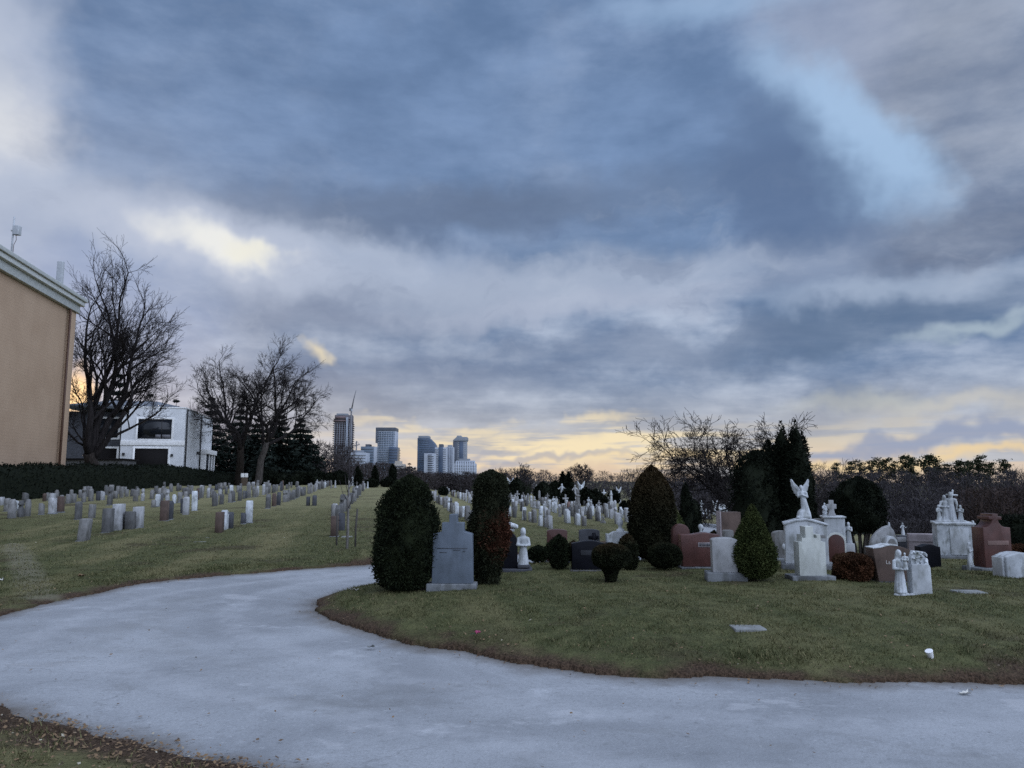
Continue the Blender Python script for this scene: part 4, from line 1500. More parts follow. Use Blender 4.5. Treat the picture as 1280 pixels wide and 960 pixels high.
sh('evergreen_tree', 'broad black-green evergreen mass in front of the wide bare tree', 950, 690, 564, 33, [(0, .9), (.1, 1.0), (.3, 1.02), (.5, .98), (.66, .90), (.80, .80), (.92, .52), (1, .08)], 11000, .09, DARKEVER, 23, Y=24, lump=.4, cat='tree', depth=.22, loose=.07, spiky=.25)
sh('cypress_tree', 'left and shorter of the two black columnar cypresses behind the angel', 983, 690, 527, 17, [(0, .9), (.3, 1.0), (.55, .9), (.72, .62), (.85, .42), (.95, .2), (1, .03)], 7500, .09, DARKEVER, 24, Y=24, lump=.24, cat='tree', loose=.05)
sh('cypress_tree', 'right black columnar cypress, directly behind the stone angel', 1002, 690, 525.5, 17.5, [(0, .85), (.3, 1.0), (.55, .98), (.72, .78), (.85, .52), (.95, .24), (1, .03)], 7500, .09, DARKEVER, 25, Y=23.5, lump=.18, cat='tree', loose=.05)
sh('evergreen_shrub', 'dark narrow conifer joining the two angel-side cypresses to the broad evergreen', 966, 690, 551, 19, 'column', 7000, .09, DARKEVER, 26, Y=24.3, lump=.25, loose=.06, spiky=.2)
sh('arborvitae_tree', 'wide dome-shaped arborvitae on many grey stems behind the white monuments', 1077, 692, 597, 33,
   [(.34, .70), (.40, .86), (.50, .98), (.60, 1.02), (.72, .97), (.83, .82), (.92, .55), (1, .07)], 14000, .065, DARKEVER, 27, Y=19.5, lump=.3, depth=.22, loose=.06, spiky=.22, cat='tree', bark=BARK_PALE,
   stems=[(x * .4, y * .3, x, y, .95, .03) for x, y in ((-.5, 0), (-.3, .2), (-.12, -.2), (.05, .15), (.2, -.1), (.36, .1), (.55, -.1), (-.38, -.2), (.12, -.25), (.44, -.3), (-.2, -.35), (.0, -.4), (.28, -.35))])
sh('evergreen_shrub', 'squat rusty-brown clipped shrub left of the brown lettered headstone', 1066.5, 734, 692, 23, [(0, .6), (.08, .84), (.25, 1.0), (.55, 1.02), (.8, .92), (.93, .7), (1, .1)], 15000, .036, RUST, 28, lump=.14)
sh('evergreen_shrub', 'small reddish-brown bush at the foot of the clipped hedge', 1277, 702, 681.5, 17, 'round', 4500, .055, RUST, 29, Y=16.5, lump=.12)
sh('evergreen_shrub', 'tiny round bush behind the wide dark red headstone', 894, 690, 664, 8, 'round', 2000, .05, YEW_BROWN, 30, Y=19.5)
sh('evergreen_shrub', 'low brown-topped bush showing behind the wide black headstone', 717, 705, 677.5, 11, 'round', 2600, .055, YEW_BROWN, 31, Y=15.3, lump=.14)
sh('evergreen_shrub', 'small dark bush between the two columnar cypresses and the angel base', 1022, 700, 643, 8, 'round', 2200, .07, DARKEVER, 32, Y=19, lump=.2)


def hedge(name, label, P, w, tall, n, size, mat, seed, zb=None):
    """a clipped hedge along a line: an uneven core covered with sprays"""
    rng = np.random.default_rng(seed)
    P = np.array(P, float)
    e = P[-1] - P[0]
    L = np.linalg.norm(e)
    e /= L
    f = np.array((-e[1], e[0]))
    mb = MB()
    ks = int(L / .5) + 2
    T = np.linspace(0, L, ks)
    prof = [(-1, 0), (-1.02, .5), (-.96, .9), (-.7, 1.0), (0, 1.02), (.7, 1.0), (.96, .9), (1.02, .5), (1, 0)]
    V = []
    for t in T:
        q = P[0] + e * t
        z0 = h(*q)
        wob = 1 + .05 * math.sin(t * 1.7 + seed) + .04 * math.sin(t * 4.3)
        endf = min(1, .35 + min(t, L - t) * .9)
        for a, b in prof:
            xy = q + f * a * w / 2 * wob * (.93 if b else 1) * (.6 + .4 * endf)
            V.append((xy[0], xy[1], z0 + b * tall * (.93 + .035 * math.sin(t * .9 + seed) + .02 * math.sin(t * 3.1)) * (.75 + .25 * endf)))
    k = len(prof)
    i = np.arange(ks - 1)[:, None] * k
    j = np.arange(k - 1)[None]
    mb.add(V, np.stack([i + j, i + j + 1, i + k + j + 1, i + k + j], -1).reshape(-1, 4), ngons=[list(range(k)), [(ks - 1) * k + q for q in range(k)][::-1]])
    V = np.array(V).reshape(ks, k, 3)
    tt = rng.random(n) * (ks - 1.001)
    uu = rng.random(n) * (k - 1.001)
    ti, ui = tt.astype(int), uu.astype(int)
    a, b = (tt - ti)[:, None], (uu - ui)[:, None]
    Q = (V[ti, ui] * (1 - a) + V[ti + 1, ui] * a) * (1 - b) + (V[ti, ui + 1] * (1 - a) + V[ti + 1, ui + 1] * a) * b
    N = np.cross(V[ti + 1, ui] - V[ti, ui], V[ti, ui + 1] - V[ti, ui])
    N /= np.linalg.norm(N, axis=1)[:, None] + 1e-9
    C = np.concatenate([P[0] + e * (tt / (ks - 1) * L)[:, None], np.zeros((n, 1))], 1)
    N *= np.sign(((Q - C)[:, :2] * N[:, :2]).sum(1) + N[:, 2] * .5)[:, None]
    leaves(mb, Q + N * rng.normal(.01, size * .5, (n, 1)), N, size, rng, .3)
    o = part(name, mb, mat, None)
    return tag(o, label, 'hedge')


a_, b_ = col(1222, 20.5), col(1420, 19)
hedge('hedge', 'clipped dark hedge behind the red cross-topped headstone', [a_[:2], b_[:2]], 1.3, zat(644.5, 20) - a_[2], 9000, .09, DARKEVER, 3)
# ------------------------------------------------------------------ the rows of older graves
RD = np.array((-.165, .986))     # the rows run this way
RP = np.array((.986, .165))
ROW_YAW = math.atan2(RD[1], RD[0])


def profile(kind, w, hh):
    a = w / 2
    if kind == 'flat-topped':
        return [(-a, 0), (a, 0), (a, hh), (-a, hh)]
    if kind == 'rounded':
        return [(-a, 0), (a, 0)] + [(a * math.cos(t), hh - a * .55 + a * .55 * math.sin(t)) for t in np.linspace(0, math.pi, 9)]
    if kind == 'pointed':
        return [(-a, 0), (a, 0), (a, hh * .78), (a * .5, hh * .9), (0, hh), (-a * .5, hh * .9), (-a, hh * .78)]
    if kind == 'shouldered':
        return [(-a, 0), (a, 0), (a, hh * .8), (a * .62, hh * .82)] + [(a * .6 * math.cos(t), hh * .84 + hh * .16 * math.sin(t)) for t in np.linspace(0, math.pi, 7)] + [(-a * .62, hh * .82), (-a, hh * .8)]
    if kind == 'wavy-topped':
        return [(-a, 0), (a, 0)] + [(a - w * t, hh - .1 * hh + .1 * hh * (.5 - .5 * math.cos(6.283 * t))) for t in np.linspace(0, 1, 9)]
    if kind == 'cross-topped':
        b = a * .3
        return [(-a, 0), (a, 0), (a, hh * .55), (b, hh * .62), (b, hh * .74), (a * .75, hh * .74), (a * .75, hh * .86), (b, hh * .86), (b, hh), (-b, hh), (-b, hh * .86), (-a * .75, hh * .86), (-a * .75, hh * .74), (-b, hh * .74), (-b, hh * .62), (-a, hh * .55)]
    if kind == 'slant-topped':
        return [(-a, 0), (a, 0), (a, hh * .86), (-a, hh)]
    return [(-a, 0), (a, 0), (a * .8, hh * .93), (0, hh), (-a * .8, hh * .93)]     # pillar


KINDS = {'flat-topped': (.44, .22, .72), 'rounded': (.42, .19, .74), 'pointed': (.40, .19, .84), 'shouldered': (.46, .19, .76), 'wavy-topped': (.54, .2, .66),
         'cross-topped': (.44, .17, .92), 'slant-topped': (.42, .22, .64), 'pillar': (.30, .28, .98)}
FIELD_MESH = {}
for kd, (w, th, hh) in KINDS.items():
    mb = MB().prism([(x, z * 1.05 - .02) for x, z in profile(kd, w, hh)], -th / 2, th / 2)
    FIELD_MESH[kd] = bevel_mesh(mb.mesh('field_' + kd), .014, 1)
    me = FIELD_MESH[kd]
    me.materials.append(None)
    mb = MB().box(-w / 2 - .035, w / 2 + .035, -th / 2 - .035, th / 2 + .035, -.12, .05)
    b = bevel_mesh(mb.mesh('field_base_' + kd), .012, 1)
    b.materials.append(ST_BASE)
    FIELD_MESH[kd + '_base'] = b
TONES = [('pale grey', ST_PALE, 3.2), ('grey', ST_GREY, 9), ('dark grey', ST_MID, 7), ('white', ST_WHITE, .9), ('weathered brown', ST_BROWN, 1.2), ('rose-brown', ST_ROSE, .5), ('nearly black', ST_DARK, 1.3)]
ORD = ['', 'first', 'second', 'third', 'fourth', 'fifth', 'sixth', 'seventh', 'eighth', 'ninth', 'tenth', 'eleventh', 'twelfth', 'thirteenth', 'fourteenth', 'fifteenth', 'sixteenth', 'seventeenth', 'eighteenth', 'nineteenth']
TENS = {2: 'twent', 3: 'thirt', 4: 'fort', 5: 'fift'}


def ordinal(n):
    if n < 20:
        return ORD[n]
    return TENS[n // 10] + ('ieth' if n % 10 == 0 else 'y-' + ORD[n % 10])


FR = random.Random(21)
TAKEN = []
KEEP_OUT = [(o.location.x, o.location.y, .95) for o in COL.objects if o.parent is None and 'category' in o.keys() and 9 < o.location.y < 40]


def field_stone(x, y, yaw, kd, tone, label, group, s=1.0, lean=(0, 0)):
    z = h(x, y) + .02
    o = link('headstone', FIELD_MESH[kd])
    o.material_slots[0].link = 'OBJECT'
    o.material_slots[0].material = tone
    o.location = (x, y, z)
    o.rotation_euler = (lean[0], lean[1], yaw)
    o.scale = (s, s, s * FR.uniform(.85, 1.15))
    tag(o, label, 'headstone', group)
    if y < 60:
        b = link('base', FIELD_MESH[kd + '_base'], parent=o)
    return o


def pick(L):
    return FR.choices(L, [t[2] for t in L])[0]


def row(offset, segs, where, group, kinds, occ=.8, step=1.35, tones=TONES, jit=.12, big=.76):
    n = 0
    for t0, t1 in segs:
        t = t0
        while t < t1:
            if FR.random() < occ:
                o = offset + FR.uniform(-jit, jit)
                p = RD * t + RP * o
                sd = float(road_sd(np.array([p[0]]), np.array([p[1]]))[0])
                if sd > .8 and all((p[0] - a) ** 2 + (p[1] - b) ** 2 > r * r for a, b, r in KEEP_OUT):
                    n += 1
                    kd = FR.choice(kinds)
                    tn = pick(tones)
                    CAND.append((p[0], p[1], ROW_YAW + R(FR.uniform(-6, 6)), kd, tn[1], f'{tn[0]} {kd} headstone, {ordinal(n)} along the {where}', group, big * FR.uniform(.85, 1.12), (R(FR.uniform(-3, 3)), R(FR.uniform(-4, 4)))))
            t += step * FR.uniform(.85, 1.25) * (1 if t < 45 else 1.25)
    return n


KD = ['flat-topped'] * 5 + ['rounded'] * 4 + ['shouldered'] * 3 + ['pointed'] * 2 + ['slant-topped'] * 3 + ['cross-topped'] * 2 + ['pillar']
G_LEFT, G_RIGHT = 'old headstones in rows below the hedge', 'old headstones in rows beyond the island'
CAND = []
tot = 0
# single stones seen apart, nearest first
def lone(px, py, kd, tn, label, s=1.0, lean=(0, 0), dyaw=0):
    p = spot(px, py, .03)
    tone = {t[0]: t[1] for t in TONES}[tn]
    field_stone(p[0], p[1], ROW_YAW + R(dyaw), kd, tone, label, G_LEFT, s * .84, (R(lean[0]), R(lean[1])))
    KEEP_OUT.append((p[0], p[1], .9))


lone(104, 677, 'flat-topped', 'grey', 'solitary grey block headstone standing nearest to the road bend', 1.0, (4, 0))
lone(134, 667, 'flat-topped', 'dark grey', 'thick dark grey stone, first behind the solitary block', 1.05)
lone(147, 664, 'flat-topped', 'pale grey', 'tall pale slab touching the thick dark grey stone', 1.2)
lone(163, 663, 'slant-topped', 'dark grey', 'leaning dark slab beyond the tall pale one', 1.1, (0, -9))
lone(172, 661, 'flat-topped', 'pale grey', 'pale slab close against the leaning dark one', 1.15)
lone(205, 652, 'flat-topped', 'weathered brown', 'brown weathered block standing alone below the house', 1.05)
lone(212, 650, 'rounded', 'nearly black', 'dark thin stone just behind the brown weathered block', .95)
lone(232, 645, 'pillar', 'pale grey', 'slim pale pillar right of the brown weathered block', .85)
lone(274, 667, 'flat-topped', 'weathered brown', 'brown stone nearest the two flat markers on the slope', .95)
lone(280, 664, 'shouldered', 'white', 'white-capped stone right behind the brown one by the flat markers', 1.0)
lone(287, 662, 'rounded', 'nearly black', 'dark rounded stone closing the group above the flat markers', .95)
lone(304, 655, 'slant-topped', 'nearly black', 'low dark stone leaning on a white upright one', .7)
lone(311, 654, 'pillar', 'white', 'bright white upright stone alone in the middle of the slope', .85)
lone(418, 671, 'flat-topped', 'weathered brown', 'brown block at the near end of the row by the sapling', 1.0)
lone(427, 665, 'slant-topped', 'nearly black', 'dark low stone with pale top behind the sapling stake', .9)
lone(385, 633, 'flat-topped', 'nearly black', 'black square stone at the end of the dense rows', .8)
lone(393, 633, 'wavy-topped', 'nearly black', 'wide dark stone beside the black square one', 1.0)
for px, py, lab in ((252, 679, 'flat pale marker, nearer of the two on the slope'), (263, 675, 'flat pale marker, farther of the two on the slope'), (434, 673, 'flat pale slab at the foot of the sapling row'), (62, 649, 'flat pale slab before the first stones under the hedge')):
    p = spot(px, py)
    o = part('grave_marker', MB().box(-.22, .22, -.14, .14, -.05, .03), ST_MARK, None, .01)
    o.location = (p[0], p[1], h(p[0], p[1]) + .02)
    o.rotation_euler = (0, 0, ROW_YAW)
    tag(o, lab, 'grave marker')
PALER = [(a, b, {'pale grey': 8, 'white': 5, 'grey': 6}.get(a, w * .6)) for a, b, w in TONES]
DULL = [(a, b, {'white': .6, 'rose-brown': .2, 'pale grey': 2.6}.get(a, w)) for a, b, w in TONES]
LEFT_ROWS = [(-1.5, [(25.5, 41), (45, 74)], .85, 'row beside the staked sapling'), (-4.9, [(35, 58), (60, 76)], .9, 'second row left of the sapling row'),
             (-7.6, [(31, 72)], .85, 'third row left of the sapling row'), (-10.2, [(28, 31), (37, 74)], .8, 'fourth row left of the sapling row'),
             (-12.8, [(25, 34), (40, 70)], .78, 'fifth row left of the sapling row'), (-15.3, [(26, 66)], .66, 'row next but one to the long hedge'), (-17.8, [(31, 64)], .66, 'row right under the long hedge')]
for o_, sg, oc, nm in LEFT_ROWS:
    tot += row(o_, sg, nm, G_LEFT, KD, oc, .84, tones=DULL)
KD2 = ['flat-topped'] * 5 + ['rounded'] * 3 + ['shouldered'] * 3 + ['wavy-topped'] * 3 + ['pointed'] * 2 + ['cross-topped']
RIGHT_ROWS = [(3.1, [(27.5, 70)], .85, 'first row right of the grass avenue'), (5.5, [(24.8, 70)], .85, 'second row right of the grass avenue'), (7.1, [(27, 68)], .6, 'third row right of the grass avenue'), (8.8, [(25, 68)], .75, 'fourth row right of the grass avenue'), (10.2, [(30, 66)], .5, 'fifth row right of the grass avenue'),
              (11.4, [(31, 66)], .7, 'sixth row right of the grass avenue'), (14.2, [(34, 66)], .65, 'seventh row right of the grass avenue')]
for o_, sg, oc, nm in RIGHT_ROWS:
    tot += row(o_, sg, nm, G_RIGHT, KD2, min(.9, oc + .12), .62, big=.64, tones=PALER)
CAND.sort(key=lambda c: c[0] ** 2 + c[1] ** 2)
for c_ in CAND[:256]:
    field_stone(*c_)
# the small far rest of the rows reads as one mass
mb = MB()
sets = {}
for (x, y, yaw, kd, tone, lab, grp, s, lean) in CAND[256:]:
    me = FIELD_MESH[kd]
    V = np.empty(len(me.vertices) * 3)
    me.vertices.foreach_get('co', V)
    M = Matrix.Translation((x, y, h(x, y) + .02)) @ Euler((lean[0], lean[1], yaw)).to_matrix().to_4x4() @ Matrix.Scale(s, 4)
    M = np.array(M)
    V = V.reshape(-1, 3) @ M[:3, :3].T + M[:3, 3]
    mb.add(V, ngons=[list(p.vertices) for p in me.polygons])
    sets.setdefault(tone.name, [tone, []])[1].append(len(me.polygons))
    sets.setdefault('order', []).append((tone, len(me.polygons)))
if mb.n:
    me = mb.mesh('distant_headstones')
    tl = []
    idx = []
    for tone, n in sets['order']:
        if tone not in tl:
            tl.append(tone)
            me.materials.append(tone)
        idx += [tl.index(tone)] * n
    me.polygons.foreach_set('material_index', np.array(idx, np.int32))
    o = bpy.data.objects.new('distant_headstones', me)
    COL.objects.link(o)
    o['kind'] = 'stuff'
print('FIELD', len(CAND))

# ------------------------------------------------------------------ tall statues and crosses on the crest
def v_saint():
    mb = MB().box(-.24, .24, -.24, .24, -.1, .45)
    mb.box(-.19, .19, -.19, .19, .4, .75)
    robed(mb, (0, 0, .74), 1.1, 0, 'open', width=1.1)
    return mb


def v_angel():
    mb = MB().box(-.25, .25, -.25, .25, -.1, .6)
    robed(mb, (0, 0, .59), 1.1, 0, 'pray', hood=False)
    feather_wings(mb, 1.15, .75, 1, (0, 0, .6))
    return mb


def v_cross():
    mb = MB().box(-.3, .3, -.2, .2, -.1, .45)
    mb.box(-.2, .2, -.14, .14, .4, .65)
    mb.box(-.09, .09, -.08, .08, .6, 1.9)
    mb.box(-.36, .36, -.078, .078, 1.35, 1.53)
    return mb


def v_obelisk():
    mb = MB().box(-.3, .3, -.3, .3, -.1, .4)
    mb.prism([(-.2, .39), (.2, .39), (.13, 1.9), (0, 2.05), (-.13, 1.9)], -.17, .17)
    return mb


def v_column():
    mb = MB().box(-.28, .28, -.28, .28, -.1, .5)
    mb.lathe([(.45, .2), (1.4, .17), (1.45, .24), (1.55, .24), (1.6, .1), (1.75, .16), (1.95, .1), (2.05, .03)], 12)
    return mb


def v_mother():
    mb = MB().box(-.42, .42, -.25, .25, -.1, .55)
    robed(mb, (-.12, 0, .54), 1.15, 0, 'hold', width=1.1)
    robed(mb, (.2, -.05, .54), .8, 0, 'pray', width=1.1)
    return mb


STAT = {}
for nm, f, vx in (('saint statue', v_saint, .03), ('winged angel statue', v_angel, .03), ('stone cross', v_cross, .025), ('obelisk', v_obelisk, .03), ('column with urn', v_column, .03), ('pair of figures', v_mother, .03)):
    STAT[nm] = remesh(f(), nm.replace(' ', '_'), vx, 1)
    STAT[nm].materials.append(None)
SNAME = {'saint statue': 'saint_statue', 'winged angel statue': 'angel_statue', 'stone cross': 'stone_cross', 'obelisk': 'obelisk', 'column with urn': 'urn_column', 'pair of figures': 'figure_group'}


def statue(px, py, top, kind, tn, label, group='tall memorials on the crest', yaw=None):
    p = spot(px, py, .02)
    tone = {t[0]: t[1] for t in TONES}[tn]
    o = link(SNAME[kind], STAT[kind])
    o.material_slots[0].link = 'OBJECT'
    o.material_slots[0].material = tone
    o.location = (p[0], p[1], h(p[0], p[1]))
    hg = (zat(top, p[1]) - p[2])
    nat = {'saint statue': 1.78, 'winged angel statue': 1.85, 'stone cross': 1.9, 'obelisk': 2.05, 'column with urn': 2.05, 'pair of figures': 1.75}[kind]
    s = hg / nat
    o.scale = (s, s, s)
    o.rotation_euler = (0, 0, R(FR.uniform(-35, 35)) if yaw is None else R(yaw))
    tag(o, label, {'stone cross': 'cross', 'obelisk': 'obelisk', 'column with urn': 'column'}.get(kind, 'statue'), group)


CREST = [(627, 626, 606, 'saint statue', 'white'), (639, 623, 599, 'winged angel statue', 'white'), (653, 625, 608, 'obelisk', 'pale grey'), (660, 629, 617, 'saint statue', 'white'),
         (662.5, 617, 603.5, 'column with urn', 'white'), (667, 617, 603, 'column with urn', 'pale grey'), (670.5, 625, 605, 'column with urn', 'grey'), (682, 644, 629, 'saint statue', 'pale grey'),
         (693, 636, 620, 'pair of figures', 'white'), (702.5, 633, 605.5, 'saint statue', 'white'), (707, 638, 618, 'stone cross', 'pale grey'), (715, 630, 611, 'winged angel statue', 'white'),
         (719, 634, 607, 'saint statue', 'pale grey'), (722.5, 640, 612, 'column with urn', 'grey'), (726.5, 631, 603.5, 'winged angel statue', 'white'), (737, 637, 621, 'pair of figures', 'white'),
         (741, 629, 613, 'obelisk', 'white'), (746, 624, 611, 'stone cross', 'pale grey'), (749, 642, 626, 'saint statue', 'pale grey'), (755, 628, 612, 'stone cross', 'white'),
         (759, 648, 630, 'obelisk', 'white'), (764, 631, 613, 'column with urn', 'white'), (773, 630, 610, 'winged angel statue', 'white'), (768, 642, 629, 'column with urn', 'pale grey'),
         (775, 655, 640, 'stone cross', 'pale grey'), (786, 654, 640, 'saint statue', 'white'), (792, 630, 613.5, 'winged angel statue', 'pale grey'), (700, 646, 633, 'stone cross', 'grey'), (754, 655, 643, 'pair of figures', 'grey'),
         (553, 609, 596, 'obelisk', 'white'), (570, 612, 599, 'obelisk', 'white'), (576, 614, 603, 'stone cross', 'white'), (582, 615, 606, 'saint statue', 'pale grey'), (587, 616, 605, 'winged angel statue', 'pale grey'), (541, 609, 600, 'saint statue', 'white')]
rg = random.Random(33)
for k in range(24):
    px_ = 604 + 8.1 * k + rg.uniform(-3, 3)
    py_ = 622 + (px_ - 600) * .07 + rg.uniform(0, 14)
    CREST.append((px_, py_, py_ - rg.uniform(10, 17), rg.choice(['obelisk', 'stone cross', 'column with urn', 'saint statue', 'obelisk']), rg.choice(['pale grey', 'white', 'grey', 'grey'])))
DESC = ['by the browned narrow yew', 'against the dark bushes', 'beside the double column', 'on the open crest', 'before the dark twin cypress', 'among the dense pale stones', 'near the low dark hedge', 'under the spreading bare tree', 'close to the bullet-shaped cypress']
cnt = {}
for px, py, top, kd, tn in sorted(CREST):
    key = (kd, tn)
    cnt[key] = cnt.get(key, 0) + 1
tot_k, seen_k = dict(cnt), {}
for px, py, top, kd, tn in sorted(CREST):
    seen_k[(kd, tn)] = seen_k.get((kd, tn), 0) + 1
    i, n = seen_k[(kd, tn)], tot_k[(kd, tn)]
    if n == 1:
        lab = f'only {tn} {kd} among the tall memorials along the crest'
    else:
        lab = f'{tn} {kd}, {ordinal(i)} of {n} alike along the crest from the avenue'
    statue(px, py, top, kd, tn, lab)
for i, (px, py, top, kd, tn) in enumerate([(397, 612, 599, 'pair of figures', 'pale grey'), (402, 611, 600, 'saint statue', 'grey'), (414, 611, 601, 'column with urn', 'grey'), (419, 610, 600, 'obelisk', 'pale grey'),
                                          (436.5, 609, 599, 'obelisk', 'white'), (441, 608, 595, 'saint statue', 'white'), (446, 609, 602, 'stone cross', 'grey'), (459.5, 611, 602, 'obelisk', 'white'), (361, 617, 603, 'stone cross', 'grey')]):
    statue(px, py, top, kd, tn, f'{tn} {kd}, {ordinal(i + 1)} memorial beyond the rows before the grey thicket', 'memorials at the far end of the left rows')
for i, (px, py, top, kd, tn) in enumerate([(877, 647, 626, 'saint statue', 'white'), (883, 648, 636, 'column with urn', 'white'), (887, 649, 637, 'column with urn', 'pale grey'), (889, 642, 627, 'pair of figures', 'white'), (894, 645, 627, 'winged angel statue', 'white'),
                                          (897, 650, 640, 'obelisk', 'white'), (901, 648, 630, 'pair of figures', 'white'), (905, 649, 629, 'saint statue', 'white'), (908.5, 648, 634, 'winged angel statue', 'white'), (916, 647, 633, 'stone cross', 'pale grey'), (920, 648, 640, 'obelisk', 'pale grey'),
                                          (1128, 664, 656, 'column with urn', 'white'), (1136, 661, 652, 'winged angel statue', 'white'), (1149, 660, 652, 'obelisk', 'white'), (1161, 661, 656, 'column with urn', 'white')]):
    statue(px, py, top, kd, tn, f'{tn} {kd}, {ordinal(i + 1)} memorial in the hollow behind the second road', 'memorials in the hollow')
# ------------------------------------------------------------------ the long hedge under the houses
e0, e1 = RP * -20.6 + RD * 30, RP * -20.6 + RD * 112
hedge('hedge', 'long clipped dark hedge running below the beige building and white house', [e0, e1], 1.5, 2.05, 26000, .16, DARKEVER, 8)

# ------------------------------------------------------------------ beige building
M_STUCCO, t_, b_ = material('beige_stucco')
p_ = objc(t_)
x_, y_, z_ = t_.xyz(p_)
n1_ = t_.noise(p_, .35, 5, .6)
n2_ = t_.noise(t_.vec(x_ * 1.6, y_ * 1.6, z_ * .12), 1.0, 4, .6)
n3_ = t_.noise(p_, 40.0, 2, .7)
br = t_.node('ShaderNodeTexBrick')
t_.put(br.inputs['Vector'], t_.vec(y_ + x_, z_, 0.0))
br.inputs['Scale'].default_value = 1.0
br.inputs['Brick Width'].default_value = .42
br.inputs['Row Height'].default_value = .2
br.inputs['Mortar Size'].default_value = .012
c_ = t_.mix(t_.smooth(n1_, .3, .7), (.34, .243, .168), (.39, .285, .20))
c_ = t_.mix(t_.smooth(n2_, .5, .75) * .08, c_, (.2, .15, .11))
c_ = t_.mix(E(t_, br.outputs['Fac']) * .26, c_, (.22, .15, .1))
finish(t_, b_, c_, .9, n3_, .25, .02, .1)
M_CORNICE = m_plain('cornice_metal', (.38, .40, .39), .6)
M_CORNICE2 = m_plain('cornice_pale', (.50, .52, .51), .6)
M_PIPE = m_plain('brown_pipe', (.07, .035, .022), .6)
M_GALV = m_plain('antenna_grey', (.36, .38, .40), .5)
M_ROOF = m_plain('roof_membrane', (.12, .12, .12), .9)
D1, D0 = 54.0, 44.5
c1 = np.array(((82 - 640) / FPX * D1, D1))
c0 = np.array((-640 / FPX * D0, D0))
wd = (c1 - c0) / np.linalg.norm(c1 - c0)
bo = thing('beige_building', 'large beige windowless building with pale stepped cornice and brown downpipe', 'building', (c1[0], c1[1], h(*c1)), math.atan2(wd[1], wd[0]) - R(90))
zw = zat(391, D1) - h(*c1)
LW, DW = 34.0, 22.0
part('wall', MB().box(-DW, 0, -LW, 0, -.5, zw), M_STUCCO, bo, .03)
part('pilaster', MB().box(-.3, .14, -1.15, .02, -.45, zw - .05), M_STUCCO, bo, .02)
CO = link('cornice', bevel_mesh(MB().box(-DW - .3, .28, -LW, .28, zw, zw + .55).mesh('cornice'), .03), M_CORNICE, bo)
part('fascia', MB().box(-DW - .4, .52, -LW, .52, zw + .552, zw + .86), M_CORNICE2, CO, .03)
part('coping', MB().box(-DW - .5, .66, -LW, .66, zw + .862, zw + 1.12), M_CORNICE, CO, .03)
part('roof', MB().box(-DW, 0, -LW, 0, zw + 1.121, zw + 1.16), M_ROOF, bo)
part('downpipe', MB().tube([(.24, -1.32, 0), (.24, -1.32, zw * .5), (.24, -1.32, zw - .02)], .075, 10), M_PIPE, bo, smooth=True)


def on_roof(px, Y):
    x = (px - 640) / FPX * Y
    return x, Y


Yp = 45.6
o = thing('antenna_mast', 'thin antenna mast with a box near its top on the beige roof', 'antenna', (col(16, Yp, 295)[0], Yp, h(*c1) + zw + 1.1))
ta = zat(271, Yp) - o.location.z
part('mast', MB().tube([(0, 0, 0), (0, 0, ta)], .05, 8), M_GALV, o, smooth=True)
zb_ = zat(288, Yp) - o.location.z
part('radio_box', MB().box(.06, .42, -.16, .16, zb_ - .30, zb_ + .28), M_GALV, o, .03)
part('bracket', MB().box(-.12, .1, -.05, .05, zb_ - .05, zb_ + .03), M_CORNICE, o, .005)
part('cable', MB().tube([(.2, 0, zb_ - .29), (.22, .02, zb_ - .6), (.08, .04, zb_ - .9), (.06, .04, 0)], .016, 5), M_PIPE, o)
Yp = 51.5
o = thing('panel_antenna', 'tall flat panel antenna standing at the roof edge near the corner', 'antenna', (col(75, Yp, 345)[0], Yp, h(*c1) + zw + 1.1))
ta = zat(327, Yp) - o.location.z
part('panel', MB().box(-.2, .2, -.12, .12, .15, ta), M_GALV, o, .03)
part('mast', MB().tube([(-.22, .16, 0), (-.22, .16, ta - .1)], .035, 8), M_PIPE, o, smooth=True)

# ------------------------------------------------------------------ white house
M_WHITEBRICK, t_, b_ = material('white_brick')
p_ = objc(t_)
x_, y_, z_ = t_.xyz(p_)
br = t_.node('ShaderNodeTexBrick')
t_.put(br.inputs['Vector'], t_.vec(y_ + x_, z_, 0.0))
br.inputs['Scale'].default_value = 1.0
br.inputs['Brick Width'].default_value = .5
br.inputs['Row Height'].default_value = .16
br.inputs['Mortar Size'].default_value = .012
n1_ = t_.noise(p_, .5, 4, .6)
c_ = t_.mix(t_.smooth(n1_, .3, .7), (.50, .51, .52), (.62, .63, .64))
c_ = t_.mix(E(t_, br.outputs['Fac']) * .35, c_, (.3, .31, .32))
finish(t_, b_, c_, .8)
M_TRIM = m_plain('white_trim', (.68, .68, .67), .6)
M_BLACKP = m_plain('black_metal', (.015, .015, .017), .5)
M_GLASS = m_plain('dark_glass', (.012, .014, .018), .12, spec=.25)
M_SLATE = m_plain('grey_shingle', (.15, .165, .19), .85, var=.3, scale=3)
M_CURTAIN = m_plain('pale_blind', (.12, .12, .13), .8)
M_GARAGE = m_plain('dark_garage', (.012, .011, .011), .8, spec=.05)
DH = 85.0
hx = (231 - 640) / FPX * DH
ho = thing('white_house', 'white two-storey house with black window openings, hip roof and black downpipes', 'house', (hx, DH, h(hx, DH)), R(11.5))
z0 = h(hx, DH)
K = DH / FPX


def hz(py):
    return CAMZ + (600 - py) * K - z0


def hxp(px):
    return -(231 - px) * K / .975


